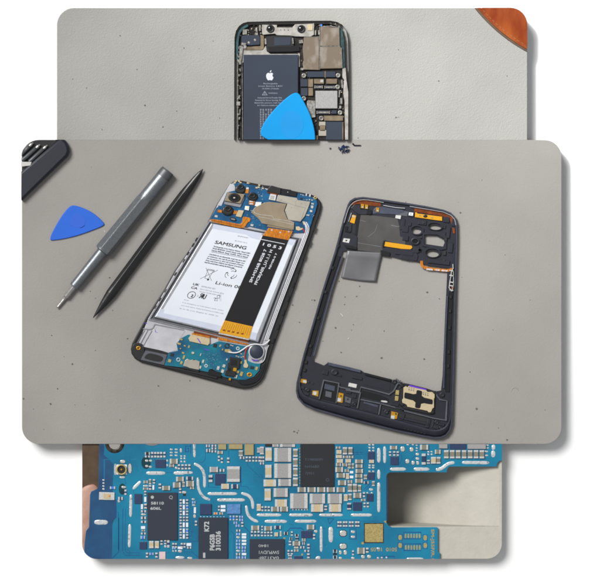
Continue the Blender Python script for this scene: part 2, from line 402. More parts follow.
d2 = [d for d in d2 if not (d[1] < 200 and d[0] < 80)]
dust(d1, Z1, 'dust', 'tiny dark dust specks on the pale grey leatherette at the top')
dust(d2, Z2, 'dust', 'tiny dark dust specks scattered over the warm grey leatherette in the middle')
b = MB()
b.tube([(340.5, 313.5, Z2+.2), (342, 315, Z2+.5), (343, 316.5, Z2+.3)], .25); b.tube([(104, 230.5, Z2+.2), (105.5, 232.4, Z2+.4)], .3); b.tube([(348, 339, Z2+.2), (349.3, 338, Z2+.4)], .25)
build(b, 'lint', 'lint', kind='stuff', label='pale lint fibres lying on the warm grey leatherette', cat='lint')

b = MB()
b.tube(smoothline([(511.2, 391.5, Z2-.15), (512.0, 388.6, Z2+.05), (514.6, 387.2, Z2+.1), (517.2, 388.4, Z2+.05), (518.4, 391, Z2-.15)], 2), .55, 0, 8, flat=.55); build(b, 'crease', 'leather_b', kind='structure')
b = MB()
b.tube(smoothline([(394, 118.6, Z1-.1), (397, 117, Z1+.05), (399.5, 117.4, Z1-.1)], 2), .5, 0, 8, flat=.5); build(b, 'crease', 'leather_a', kind='structure')
# ------------------------------------------------------------------ orange leather disc
pts = [(477.2, 8.3), (501.7, 32.8), (526.6, 49.5)]
(ax, ay), (bx, by), (cx_, cy_) = pts; d_ = 2*(ax*(by-cy_)+bx*(cy_-ay)+cx_*(ay-by))
ux = ((ax*ax+ay*ay)*(by-cy_)+(bx*bx+by*by)*(cy_-ay)+(cx_*cx_+cy_*cy_)*(ay-by))/d_; uy = ((ax*ax+ay*ay)*(cx_-bx)+(bx*bx+by*by)*(ax-cx_)+(cx_*cx_+cy_*cy_)*(bx-ax))/d_
R_ = math.hypot(ax-ux, ay-uy)
t = thing('leather_mat', 510, 22, Z1, 'rounded orange brown leather item poking into the upper right corner of the top tabletop', 'leather mat')
b = MB(); b.lathe(ux, uy, [(R_-.5, Z1+1.2), (R_, Z1+1.8), (R_-.5, Z1+2.6)], 1, n=160); b.lathe(ux, uy, [(R_-.5, Z1+2.6), (R_-2.2, Z1+3.0), (R_-3.0, Z1+2.7), (R_-5, Z1+3.8), (R_*.8, Z1+4.6), (R_*.4, Z1+4.8)], 0, n=160)
build(MB().lathe(ux, uy, [(R_+1.4, Z1), (R_+2.0, Z1+.5), (R_+1.4, Z1+1.2), (R_-3, Z1+1.3)], 0, n=160, cap=False), 'edge_shade_layer', 'edge_shade', t, clip=CLIP1)  # added dark layer reaching past the sheet as its shaded edge
build(b, 'leather_sheet', ['orange', 'orange_edge'], t, clip=CLIP1)
b = MB()
for i in range(60):
    a = math.radians(95+i*1.6); a2 = a+math.radians(1.0)
    q = [(ux+(R_-3)*math.cos(k), uy+(R_-3)*math.sin(k), Z1+3.0) for k in (a, a2)]; b.tube(q, .3, 0, 6)
build(b, 'stitching', 'orange_edge', t, clip=CLIP1)

# ------------------------------------------------------------------ picks
def pick(t, outline, z, h, mats, inner, clip=None, tilt=0):
    b = MB(); b.prism(outline, z, z+h, 0, bev=min(h*.45, .8), sm=True); build(b, 'blade', mats[0], t, clip)
    b = MB(); b.prism(inner, z+h-.02, z+h+.12, 0, bev=.06); build(b, 'grip_recess', mats[1], t, clip)
o1 = smoothpoly([(260.2, 134), (261.5, 128), (266.3, 119.6), (276, 107.8), (286, 98.6), (293.6, 93.3), (298.6, 93.4), (302, 98.5), (309.6, 113), (314.4, 128), (315.6, 142), (313, 150), (300, 150), (280, 146), (262.5, 137.5)], 2)
t = thing('opening_pick', 288, 128, 20, 'bright azure blue triangular plastic pick lying on the dark phone battery', 'pick')
pick(t, o1, 20.8, 1.6, ('pick', 'pick_d'), smoothpoly([(280, 122), (284, 114), (292, 110), (300, 114), (304, 124), (302, 134), (292, 141), (282, 136)], 3), CLIP1)
o2 = smoothpoly([(50.2, 240), (50.5, 236.5), (54, 229), (59.8, 219), (65, 211.5), (70, 206), (74, 205.2), (82.4, 207.4), (92.8, 212.6), (100, 218.5), (104.6, 223.5), (103.8, 225.8), (94.8, 229.6), (78.3, 235.6), (63, 239.2), (52, 240.6)], 2)
t = thing('opening_pick', 77, 224, Z2, 'royal blue triangular plastic pick lying alone on the grey tabletop left of the screwdriver', 'pick')
pick(t, o2, Z2+.1, 1.5, ('pick2', 'pick2_d'), smoothpoly([(70, 220), (74, 214), (80, 213), (86, 219), (85, 225), (78, 228), (71, 226)], 3))
build(MB().tube(smoothline([(79.8, 227.6, 15), (82, 227, 15.2), (84.6, 225, 15)], 2), .3, 0, 6), 'glint_ridge', 'pick2', t)

# ------------------------------------------------------------------ bit case
t = thing('bit_case', 45, 165, Z2, 'dark slate screwdriver bit case cut off by the upper left corner of the middle tabletop', 'tool case')
body = [(20, 173.2), (57.2, 140.9), (52, 138), (62, 137), (66.5, 141.5), (69.2, 146.5), (69.9, 152), (68, 156.5), (20, 202.5)]
b = MB(); b.prism(body, Z2, Z2+7.5, 0, bev=2.6, sm=True); build(b, 'shell', 'case', t, CLIP2)
b = MB(); b.prism([(20, 136), (60, 136), (57.2, 141.6), (20, 174)], Z2, Z2+1.6, 0); build(b, 'tray', 'blackp', t, CLIP2)
dx, dy = -.74, .67
for (hx, hy) in ((25.5, 141.5), (31.9, 144.6), (38.6, 146.4), (46, 147.2)):
    b = MB(); z = Z2+4
    b.tube([(hx-dx*2.4, hy-dy*2.4, z), (hx, hy, z)], 1.1, 0, 8, rr=[.8, 1.4]); b.tube([(hx, hy, z), (hx+dx*2.5, hy+dy*2.5, z)], 1.9, 0, 6)
    b.tube([(hx+dx*2.5, hy+dy*2.5, z), (hx+dx*3.4, hy+dy*3.4, z), (hx+dx*22, hy+dy*22, z)], 2.2, 1, 6, rr=[1.4, 2.3, 2.3])
    build(b, 'driver_bit', ['bitsteel', 'gunmetal_d'], t, CLIP2)
b = MB(); b.prism([(20, 162), (32.3, 162.2), (31, 165.8), (20, 167.2)], Z2+6.6, Z2+7.2, 0, bev=.2); build(b, 'label_strip', 'white_pl', t, CLIP2)

# ------------------------------------------------------------------ screwdriver and spudger
def rod(A, B, stations, mi=0, n=72, flat=.78, base=Z2, b=None, hexr=None, zc=None):
    b = b or MB(); A = Vector(A); B = Vector(B); d = (B-A); L = d.length; d.normalize(); q = Vector((-d.y, d.x)); vs = []; fs = []
    for (s_, r, hx) in stations:
        c = A+d*s_
        for k in range(n):
            u = 2*math.pi*k/n+math.radians(8); rr = r
            if hx:
                w = (u+math.radians(12)) % (math.pi/3)-math.pi/6; rr = r*(1-hx)+hx*min(r, r*.885/math.cos(w))
            vs.append((c.x+q.x*math.cos(u)*rr, c.y+q.y*math.cos(u)*rr, zc+math.sin(u)*rr*flat))
    m = len(stations)
    for i in range(m-1):
        for k in range(n): j = (k+1) % n; fs.append([i*n+k, i*n+j, (i+1)*n+j, (i+1)*n+k])
    b.add(vs, fs, mi, False); b.add(vs[:n], [list(range(n))], mi); b.add(vs[-n:], [list(range(n))], mi); return b
t = thing('screwdriver', 115, 240, Z2, 'gunmetal grey aluminium precision screwdriver with its bit pointing down left', 'screwdriver')
A = (74.2, 287); B = (168.2, 171); L_ = math.dist(A, B); zc = Z2+6.2
b = rod(A, B, [(45, 5.6, 0), (46, 8.2, .3), (48.5, 8.6, 1), (110, 8.1, 1), (113.5, 7.6, .3), (116, 7.5, 0), (141, 7.3, 0)], zc=zc)
b2 = rod(A, B, [(141.05, 7.35, 0), (148, 7.3, 0), (149.6, 6.6, 0), (149.7, .4, 0)], mi=1, b=b, zc=zc)
o = build(b, 'handle', ['gunmetal', 'gunmetal_d'], t)
build(rod(A, B, [(0, 3.4, 0), (0.1, 4.6, 0), (1.2, 4.9, 0), (45.2, 5.6, 0)], zc=zc-.6), 'barrel', 'gunmetal', t)
build(rod(A, B, [(-14, 1.6, 1), (-12.5, 2.9, 1), (.4, 3.0, 1)], n=24, zc=zc-2), 'bit_shank', 'bitsteel', t)
build(rod((57.2, 308), A, [(0, .7, 0), (1.5, 1.3, 0), (4, 1.3, 0), (11, 1.6, 0), (14.5, 2.3, 0)], n=20, zc=zc-3.6), 'bit_tip', 'bitsteel', t)
t = thing('spudger', 148, 245, Z2, 'long black nylon spudger with pointed ends beside the screwdriver', 'spudger')
A = (93.4, 317.8); B = (203, 169.2); L_ = math.dist(A, B)
b = rod(A, B, [(0, .35, 0), (6, 1.5, 0), (18, 3.6, 0), (30, 5.2, .3), (38, 5.3, .8), (60, 5.2, 1), (140, 5.3, 1), (152, 5.1, .8), (162, 4.3, .3), (172, 3.2, 0), (180, 1.9, 0), (184.6, .4, 0)], flat=.66, zc=Z2+3.5)
build(b, 'shaft', 'spudger', t)
b = MB(); d = Vector((B[0]-A[0], B[1]-A[1])).normalized(); q = Vector((-d.y, d.x))
c = Vector(A)+d*172; b.prism([tuple(c-q*2.6), tuple(c+q*2.8), tuple(c+q*2.0+d*6), tuple(c-q*1.2+d*8)], Z2+.2, Z2+2.4, 0, bev=.5); build(b, 'hooked_flat', 'spudger', t)

# ------------------------------------------------------------------ loose screws pile
u = T(320, 135, 10)
k = 0
spots = []
for i in range(22):
    a = random.uniform(0, 2*math.pi); r = math.sqrt(random.random()); spots.append(u(232+60*r*math.cos(a), 140+36*r*math.sin(a)))
for x, y in spots:
    b = MB(); a = random.uniform(0, 6.28); z = Z2+.7+random.uniform(0, .9); l = random.uniform(1.5, 2.4)
    b.tube([(x, y, z), (x+l*math.cos(a), y+l*math.sin(a), z-.1)], .42, 0, 8)
    b.tube([(x-.5*math.cos(a), y-.5*math.sin(a), z), (x, y, z)], .85, 0, 10)
    build(b, 'screw', 'screwblue' if k % 3 else 'screwdark', label='tiny loose screw in the small blue black heap on the middle tabletop', cat='screw', group='loose screws heaped at the top'); k += 1
b = MB(); b.tube([u(325, 85)+(Z2+.6,), u(345, 105)+(Z2+.7,)], .8, 0, 8); b.tube([u(345, 105)+(Z2+.6,), u(408, 105)+(Z2+.6,)], .65, 0, 8)
build(b, 'screw', 'screwdark', label='slim dark screw lying apart on the right of the blue screw heap', cat='screw')
b = MB(); p = u(102, 135); b.tube([(p[0]-.6, p[1]+.5, Z2+.6), (p[0]+.6, p[1]-.6, Z2+.6)], .75, 0, 8)
build(b, 'screw', 'screwdark', label='single small dark screw lying apart on the left of the blue screw heap', cat='screw')

# ------------------------------------------------------------------ opened phone on the top tabletop
ta, tb, tc_, td = T(230, 18, 9.355), T(290, 18, 9.355), T(230, 80, 9.355), T(290, 80, 9.355)
P1 = thing('opened_phone', 291, 85, Z1, 'opened phone with dark battery and bronze shields, cut off by the panel below it', 'phone')
def p1(b, name, mats, parent=None, **k): return build(b, name, mats, parent or P1, CLIP1, **k)
z = Z1
outl = [(234.2, 146), (234.3, 80), (234.6, 38), (236, 31.5), (239, 26.6), (243, 23.6), (248, 22.2), (270, 21.7), (300, 21.3), (330, 21.1), (337, 22.3), (342, 25), (346, 30.8), (347.8, 39), (348.6, 70), (349.3, 146)]
inn = [(238.2, 146), (238.2, 80), (238.4, 40), (240, 34), (243, 29), (247, 26), (252, 25), (270, 24.8), (300, 24.4), (329, 24.2), (335, 25.2), (339.5, 28), (342.6, 33), (344, 40), (345, 70), (345.8, 146)]
b = MB(); b.prism(outl+inn[::-1], z, z+5.8, 0); p1(b, 'rim', 'rimsteel')
b = MB(); b.prism(offset(outl, 1)+offset(inn, -1.2)[::-1], z+5.7, z+6.3, 0); p1(b, 'rim_lip', 'rimsteel')
b = MB(); b.prism(inn, z+.3, z+3, 0); p1(b, 'chassis', 'darkbase')
b = MB(); b.prism([(340, 27), (342, 29.5), (343.8, 36), (344.8, 69.5), (341.6, 69.5), (341.6, 47), (339.9, 46)], z+3, z+4.2, 0); p1(b, 'gasket_strip', 'tealfilm')
b = MB(); b.stroke(smoothline([(237.5, 60), (237.2, 40), (240.5, 30), (248, 25.6)], 2), 3.0, z+5, z+6.4, 0, bev=.3); p1(b, 'gasket_strip', 'tealfilm')
# battery
b = MB(); b.prism(rect(243.6, 55.2, 298.4, 150), z+3, z+7.2, 0, bev=.8); bat = p1(b, 'battery', 'batt_dark')
b = MB()
b.text('Rechargeable', 263.4, 84.6, 1.4, z+7.24, 0, width=14); b.text('Li-ion Battery 3.82V', 258.4, 87.1, 1.3, z+7.24, 0, width=24); b.text('10.35Wh 2716mAh', 262, 89.7, 1.3, z+7.24, 0, width=16.5)
b.text('WARNING', 268.5, 94.2, 1.3, z+7.24, 0, width=9)
for s_, x0, x1, y in (('Authorized Service Provider Only', 257.5, 282, 98.8), ('Potential for fire or burning. Do not', 255.2, 285, 101.3), ('disassemble, puncture, crush, heat or', 254.4, 284, 103.8), ('burn. Replace as a complete unit.', 257.4, 278, 106.3)): b.text(s_, x0, y, 1.4, z+7.24, 0, width=x1-x0)
b.stroke([(262.4, 95.3), (264.8, 91.8), (267.3, 95.3)], .45, z+7.2, z+7.25, 0, closed=True); b.box(264.65, 92.9, 265, 94.6, z+7.2, z+7.25, 0)
for r in range(13):
    for c in range(6):
        x = 259.9+c*2.55+(.2 if c > 1 else 0); y = 109.3+r*2.35
        if random.random() < .12: continue
        for k in range(3): b.box(x+random.uniform(0, .3), y+k*.7, x+random.uniform(1.3, 1.9), y+k*.7+.3, z+7.2, z+7.25, 0)
        b.box(x+.7, y, x+1.05, y+1.7, z+7.2, z+7.25, 0)
p1(b, 'printed_label', 'ink_g', bat)
lg = lambda *a: tuple((269.9+(a[i]-50)*.086 if i % 2 == 0 else 71+a[i]*.1) for i in range(len(a)))
ap = [(50, 28), (58, 24), (70, 22), (82, 26), (89, 33), (82, 40), (80, 50), (83, 60), (93, 68), (87, 82), (77, 96), (66, 99), (56, 95), (50, 94), (42, 96), (32, 99), (22, 91), (12, 76), (7, 58), (9, 40), (18, 28), (30, 22), (42, 25)]
b = MB(); b.prism(smoothpoly([lg(*p) for p in ap], 1), z+7.2, z+7.27, 0); b.prism(smoothpoly([lg(*p) for p in [(50, 20), (51, 8), (58, 0), (68, -5), (68, 6), (60, 16)]], 1), z+7.2, z+7.27, 0)
p1(b, 'fruit_emblem', 'ink_w', bat)
b = MB(); b.box(243.6, 55.2, 298.4, 58, z+7.2, z+7.26); p1(b, 'pull_tab', 'batt_dark', bat)
b = MB(); b.prism([ta(115, 265), ta(140, 300), ta(310, 300), ta(335, 262), ta(345, 315), ta(380, 340), (298.5, 54.2), tb(75, 330), tb(92, 335), tb(92, 460), tb(78, 460), tb(75, 345), (244, 55), ta(125, 420), ta(115, 420)], z+3, z+4.4, 0); p1(b, 'white_tape', 'white_dull')
# upper row
b = MB(); b.prism([ta(130, 275), ta(285, 265), ta(285, 160), ta(318, 170), ta(318, 285), ta(300, 303), ta(130, 303)], z+3.2, z+5, 0, bev=.2); p1(b, 'bracket', 'steel_td')
b = MB(); b.prism([ta(108, 175), ta(150, 163), ta(275, 165), ta(285, 190), ta(280, 255), ta(180, 262), ta(108, 235)], z+3.6, z+5.8, 0, bev=.5); o = p1(b, 'receiver_module', 'batt_dark')
for x, y in ((178, 235), (235, 210)): p1(MB().lathe(*ta(x, y), [(1.3, z+5.8), (1.2, z+6.2), (.6, z+6.1)], 0, 16), 'screw', 'tin_dull', o)
b = MB(); b.prism([ta(345, 175), ta(410, 170), ta(580, 172), tb(35, 200), tb(35, 320), ta(580, 318), ta(360, 318), ta(340, 300)], z+3.4, z+4.8, 0, bev=.2); p1(b, 'foam_cover', 'blackp')
b = MB(); b.prism([ta(415, 185), ta(570, 185), tb(5, 255), ta(412, 262)], z+4.8, z+5.2, 0, bev=.1); p1(b, 'flex_film', 'batt_dark')
b = MB(); b.prism([ta(352, 272), ta(575, 265), tb(85, 262), tb(90, 310), ta(575, 318), ta(370, 320)], z+4.8, z+5.1, 0); p1(b, 'foam_strip', 'flexblack')
b = MB()
b.prism([ta(300, 66), ta(440, 68), ta(440, 92), ta(585, 92), tb(48, 62), tb(225, 55), tb(225, 160), tb(190, 178), tb(50, 176), tb(-2, 168), ta(440, 165), ta(420, 150), ta(310, 160), ta(300, 148)], z+3.6, z+5.6, 0, bev=.25)
cb = p1(b, 'camera_bracket', 'white_dull')
for (x, y) in (ta(378, 104), tb(105, 106)):
    b = MB(); b.prism(rot(rect(x-3.6, y-2.6, x+3.6, y+2.6), (x, y), .3 if x < 280 else 0), z+5.6, z+5.9, 0, bev=.1); b.ring(x, y, 2.4, 4.0, z+5.6, z+6.6, 0); p1(b, 'camera_barrel', 'blackp', cb)
    b = MB(); b.lathe(x, y, [(3.1, z+5.7), (2.6, z+6.3), (1.4, z+6.7), (.3, z+6.8)], 0, 24); p1(b, 'lens', 'black_gloss', cb)
b = MB(); b.box(*tb(165, 62, 212, 120), z+5.6, z+6.2, 0, .2); p1(b, 'sensor_window', 'tan', cb)
for x, y in ((475, 115), (510, 115), (545, 118)): p1(MB().lathe(*ta(x, y), [(.5, z+5.6), (.5, z+5.75)], 0, 10), 'pin_hole', 'blackp', cb)
# shields
for q in ([tb(130, 186), tb(272, 182), tb(272, 490), tb(125, 486), tb(118, 430), tb(128, 405), tb(118, 300)], [tb(284, 90), tb(300, 84), tb(462, 96), tb(466, 262), tb(282, 262)], [tb(280, 273), tb(470, 270), tb(484, 300), tb(484, 474), tb(282, 478)]):
    b = MB(); b.prism(q, z+3, z+6.2, 0, bev=.35); o = p1(b, 'metal_shield', 'shield_smudge')
b = MB(); b.stroke([tb(130, 182), tb(277, 180)], .45, z+5.6, z+6.4, 0); b.stroke([tb(277, 85), tb(277, 488)], .5, z+5.2, z+6.35, 0); b.stroke([tb(280, 266), tb(468, 266)], .6, z+5.2, z+6.35, 0); b.stroke([tb(285, 86), tb(375, 80), tb(462, 92)], .6, z+5.4, z+6.4, 0); b.stroke([tb(480, 280), tb(487, 470)], .6, z+4, z+6, 0); p1(b, 'shield_seams', 'tin_dull')
# lower blocks
def blk(t_, q, mname, nm, zz=5.2, z0=3, bev=.2): return p1(MB().box(*t_(*q), z+z0, z+zz, 0, bev), nm, mname)
for t_, q, mname, nm in ((tb, (162, 502, 320, 556), 'batt_dark', 'connector_cover'), (tb, (336, 504, 426, 556), 'batt_dark', 'connector_cover'), (tb, (322, 500, 335, 560), 'steel_td', 'metal_clip'), (td, (98, -6, 166, 65), 'batt_dark', 'connector_cover'), (td, (103, 76, 166, 150), 'batt_dark', 'connector_cover'), (td, (170, -6, 216, 68), 'steel_td', 'metal_clip'), (td, (172, 76, 216, 150), 'steel_td', 'metal_clip'), (td, (225, -8, 318, 38), 'steel_td', 'metal_clip'), (td, (338, -8, 440, 38), 'steel_td', 'metal_clip'), (td, (284, -2, 312, 26), 'white_dull', 'white_sticker'), (td, (318, 336, 496, 384), 'steel_td', 'metal_clip'), (td, (390, 285, 436, 318), 'batt_dark', 'connector_cover'), (td, (336, 392, 488, 600), 'batt_dark', 'flex_cover'), (td, (236, 520, 262, 600), 'steel_td', 'metal_clip'), (td, (268, 470, 340, 525), 'steel', 'metal_clip'), (td, (272, 392, 332, 432), 'steel', 'metal_clip'), (td, (280, 425, 330, 480), 'steel_td', 'metal_clip'), (td, (488, 395, 500, 600), 'steel_td', 'metal_clip')):
    blk(t_, q, mname, nm, 5.6 if nm == 'white_sticker' else 5.2)
p1(MB().box(*td(238, 104, 444, 270), z+3, z+6, 0, .5), 'processor', 'indbody')
p1(MB().prism([td(158, 200), td(172, 192), td(234, 196), td(238, 350), td(200, 356), td(170, 300), td(158, 270)], z+3, z+5.4, 0, .3), 'metal_bracket', 'tin_dull')
for q in ((226, 50, 308, 84), (320, 54, 420, 86), (246, 288, 376, 322)):
    o = p1(MB().box(*td(*q), z+3, z+4.8, 0, .2), 'board_connector', 'chip'); x0, y0, x1, y1 = td(*q)
    b = MB(); b.box(x0+1.6, y0+1, x1-1.6, y1-1, z+4.8, z+5.1, 0); b.box(x0+.2, y0+.4, x0+1.2, y1-.4, z+4.8, z+5.2, 0); b.box(x1-1.2, y0+.4, x1-.2, y1-.4, z+4.8, z+5.2, 0); p1(b, 'contact_row', 'tin_dull', o)
for t_, x, y in ((tb, 130, 542), (tb, 450, 540), (td, 445, 68), (td, 130, 176), (td, 293, 360), (td, 468, 308)):
    cx, cy = t_(x, y); b = MB(); b.ring(cx, cy, 1.0, 2.3, z+4, z+6.1, 0); b.lathe(cx, cy, [(1.1, z+4), (1.0, z+5.6)], 0, 14); o = p1(b, 'screw', 'tin_dull')
    p1(MB().lathe(cx, cy, [(.5, z+5.6), (.45, z+5.75)], 0, 8), 'screw_recess', 'blackp', o)
b = MB(); b.prism([tb(490, 480), tb(520, 470), td(528, 0), td(545, 120), td(545, 640), td(515, 640), td(510, 200), td(498, 130), td(505, 0), tb(490, 560)], z+3, z+6.6, 0, bev=.3); p1(b, 'side_rail', 'white_dull')
# left rail with bright worn bits
b = MB()
for i in range(46):
    y = random.uniform(46, 142); x = random.choice((237.4, 238.6, 239.6)); w = random.uniform(.5, 1.5); h = random.uniform(.8, 3)
    b.box(x, y, x+w, y+h, z+4.4, z+6.4+random.uniform(0, .3), 0, .15, random.uniform(-.3, .3))
b.prism([ta(92, 262), ta(125, 270), ta(118, 330), ta(105, 440), ta(85, 440)], z+4, z+6.2, 0, .2); b.box(236.6, 102, 240.4, 106, z+4, z+6.6, 0, .3)
b.stroke([(242.2, 62), (242.8, 140)], .45, z+4, z+6.4, 0)
p1(b, 'rail_clips', 'tin_dull')
b = MB()
for t_, q in ((ta, (120, 110, 160, 160)), (ta, (235, 140, 262, 165)), (ta, (240, 95, 258, 135)), (ta, (272, 70, 290, 125)), (ta, (108, 235, 150, 262)), (ta, (128, 262, 155, 290)), (ta, (325, 195, 342, 250)), (tb, (232, 118, 246, 165)), (tb, (262, 118, 282, 160)), (tb, (85, 208, 122, 240)), (tb, (20, 190, 34, 245)), (td, (455, 100, 468, 165)), (td, (470, 170, 490, 230)), (td, (460, 245, 480, 270)), (tb, (98, 470, 125, 492)), (td, (480, 0, 495, 80))): b.box(*t_(*q), z+3, z+5.4+random.uniform(0, .8), 0, .25, random.uniform(-.15, .15))
for i in range(70):
    side = random.random()
    if side < .5: x, y = random.uniform(240, 262), random.uniform(25, 36)
    elif side < .75: x, y = random.uniform(313, 340), random.uniform(22.5, 26.5)
    else: x, y = random.uniform(340, 344.5), random.uniform(80, 138)
    b.box(x, y, x+random.uniform(.4, 1.3), y+random.uniform(.4, 1.3), z+3, z+4.6, random.choice((0, 1, 1, 2)), .1, random.uniform(0, 1.5))
p1(b, 'small_connectors', ['tin_dull', 'rimsteel', 'tan'])
b = MB()
for i in range(120):
    q = random.choice(((303, 72, 342, 80), (302, 80, 316, 100), (308, 118, 320, 126), (314, 86, 342, 92), (337, 92, 344, 120), (330, 108, 343, 114), (240, 25, 262, 34), (300, 36, 304, 70), (311, 22.8, 340, 26)))
    x, y = random.uniform(q[0], q[2]), random.uniform(q[1], q[3]); w_, h_ = random.uniform(.4, 1.8), random.uniform(.3, 1.0)
    if random.random() < .5: w_, h_ = h_, w_
    b.box(x, y, x+w_, y+h_, z+3, z+4.2+random.uniform(0, .5), random.choice((0, 1, 1, 2, 3)), .08, random.uniform(-.1, .1))
p1(b, 'board_detail', ['tin_dull', 'rimsteel', 'steel_td', 'batt_dark'], kind='stuff')
b = MB(); b.box(*tb(284, 62, 300, 80), z+4, z+5.4); p1(b, 'blue_component', 'bluecomp')

# ------------------------------------------------------------------ opened phone with white battery (middle)
A1, B1, C1, D1, E1, F1, G1, H1 = T(205, 175, 9.667), T(265, 175, 9.667), T(175, 225, 8.286), T(240, 225, 8.286), T(125, 290, 8.286), T(190, 290, 8.286), T(125, 325, 8.286), T(190, 325, 7.5)
P2 = thing('opened_phone', 228, 285, Z2, 'opened phone with white printed battery, black flex cable and blue circuit boards', 'phone')
def p2(b, name, mats, parent=None, **k): return build(b, name, mats, parent or P2, None, **k)
z = Z2
out2 = [(205, 228), (216.4, 205), (225.7, 190.5), (229.5, 184.5), (233.8, 181.2), (240.2, 180.5), (254.7, 183.5), (265, 185.3), (271.2, 185.9), (297, 191.8), (311.6, 194.7), (317, 197.5), (320.4, 201.5), (321.6, 206), (320, 213), (310.5, 240.7), (295.6, 285), (270.5, 356), (267.5, 367), (264, 377), (260.5, 382), (256, 385.6), (250, 388), (243, 388.6), (235.3, 387.2), (218, 382.6), (195, 376.3), (161.2, 367.4), (141, 362.2), (135, 358.6), (131.6, 353.5), (131.0, 348.5), (132.6, 342.5), (146.7, 316.5), (164.8, 288.5), (175, 270)]
b = MB(); b.prism(out2, z, z+3.6, 0, bev=.9); p2(b, 'body', 'blackp')
inn2 = offset(out2, 1.7)
b = MB(); b.prism(offset(out2, .9), z+3.5, z+4.3, 0, holes=[offset(out2, 2.3)]); p2(b, 'body_rim', 'blackp')
sil = [(229, 186.5), (233, 183.5), (240, 182.5), (255, 186), (300, 196), (312, 199), (315.5, 204), (314.5, 212), (311.2, 224), (305, 240), (289, 283), (270, 337), (267, 347), (262, 362), (255, 372), (215, 366), (169, 353), (138.5, 343.6), (148.5, 318.5), (166, 289.5), (176.2, 271), (206.3, 227), (217.8, 205)]
b = MB(); b.prism(sil, z+3.4, z+4.6, 0, bev=.3); mf = p2(b, 'midframe', 'silver')
# left edge black tabs, right black rail ticks
b = MB()
for (x, y) in ((193.4, 239.5), (190, 245), (185, 253.5), (181, 261), (172.5, 274), (163, 291), (157, 299.5), (153, 307.5), (222, 193)):
    b.box(x+1.2, y-.8, x+5.2, y+.8, z+3.4, z+5.0, 0, .2, -1.02)
p2(b, 'side_clips', 'blackp')
b = MB()
for k in range(9):
    f = (k+.5)/9; x = 316.5+(270.8-316.5)*f; y = 222+(348-222)*f; b.box(x-2.8, y-1.0, x+2.8, y+1.0, z+3.6, z+5, 0, .3, -1.23)
p2(b, 'side_clips', 'navy2')
# battery well walls
wellp = [(209.5, 221.5), (300, 238.5), (259.8, 346), (149.5, 319.5)]
b = MB(); b.stroke(wellp, 1.2, z+4.5, z+6.2, 0, closed=True); p2(b, 'battery_wall', 'silver_d', mf)
b = MB(); b.prism(offset(wellp, .5), z+4.55, z+4.75, 0); p2(b, 'well_gap_shade', 'seal', mf)  # added dark strip, its grey stands in for shade in the battery gap
bat_o = [(211.4, 223.2), (297.2, 239.6), (258.4, 342.2), (154.6, 317.2)]
b = MB(); b.prism(bat_o, z+4.5, z+7.6, 0, bev=1.1); bat = p2(b, 'battery', 'batt_silver')
zl = z+7.64
b = MB(); b.prism([(214.2, 226), (294.4, 242), (256.6, 335.5), (161.2, 313)], z+7.6, zl, 0); p2(b, 'battery_label', 'label', bat)
b = MB(); b.prism([(213.8, 224.2), (224, 226.1), (243.5, 229.6), (262.4, 233.6), (259.4, 240), (251, 238), (246, 234.6), (212.3, 228.6)], zl, zl+.08, 0); b.prism([(289.0, 239.0), (296, 240.3), (293.6, 245.6), (287, 244.2)], zl, zl+.08, 0)
b.prism([(161.6, 308.6), (165, 309.6), (163.5, 313), (221, 325.6), (257.5, 333), (255.7, 340), (156.6, 316)], zl, zl+.06, 0); p2(b, 'edge_tape', 'lavender', bat)
DU = (.981, .194); DV = (-.47, .883)
b = MB(); zt = zl+.05
def tx(s_, p, size, w=None, mi=0, bold=0): b.text(s_, p[0], p[1], size*.92, zt, mi, du=DU, dv=DV, width=w, bold=bold)
tx('SAMSUNG', (214.3, 243.4), 3.7, 31.5, 0, .016)
rows = ['Rechargeable Li-ion Polymer Battery  Rated 3.86V', 'Model EB-BM336  Limited charge voltage 4.43V typ', 'Capacity 5000mAh  Energy 19.30Wh  Made in Vietnam', '', 'CAUTION Do not disassemble, crush, heat above 60C', 'or incinerate. Use only the specified charger now', 'Do not puncture or short the terminals of battery', 'Keep away from children and dispose of properly', 'Read the manual before replacing this battery pack']
yy = 0
for i, r in enumerate(rows):
    f = i; px = 213.6-f*1.13; py = 246.8+f*1.98
    if r: tx(r, (px, py), 1.35, 37 if i < 8 else 30, 1, .03)
    else: b.stroke([(px+1.2, py-.8), (px+37, py+6.2)], .4, zl, zt, 1)
tx('Li-ion 00', (214.8, 283.8), 3.5, 26, 0, .01)
tx('UK', (192.6, 284.8), 2.5, 6, 0, .02); tx('CA', (190.8, 288.2), 2.5, 6.2, 0, .02)
tx('SAMSUNG SDI', (201.2, 286.8), 1.5, 14, 1); tx('Euro QA Lab Saxony Way', (200.3, 289.4), 1.2, 24, 1); tx('Yateley GU46 6GD UK', (199.2, 291.8), 1.2, 21, 1)
tx('PE', (213.5, 298.6), 1.5, 3, 1); tx('C', (197, 296.4), 2, 1.6, 1)
tx('Do not', (184, 300), 1.1, 5, 1); tx('In an emergency, or if the battery swells, contact', (182.4, 302.8), 1.15, 42, 1); tx('your local centre. Authorised service providers only', (181.3, 305.6), 1.15, 43, 1); tx('Ni  Co  Mn  Li ion  Designed  for  mobile  use', (179.6, 308.8), 1.3, 39, 1)
tx('EB-BM336ABY', (237.5, 236.5), 1.3, 11, 1); tx('BL12722 CA A', (234.8, 241.2), 1.2, 12.5, 1)
def loc(c, pts, k=1): return [(c[0]+(DU[0]*x+DV[0]*y)*k, c[1]+(DU[1]*x+DV[1]*y)*k) for x, y in pts]
c = (208.5, 275)
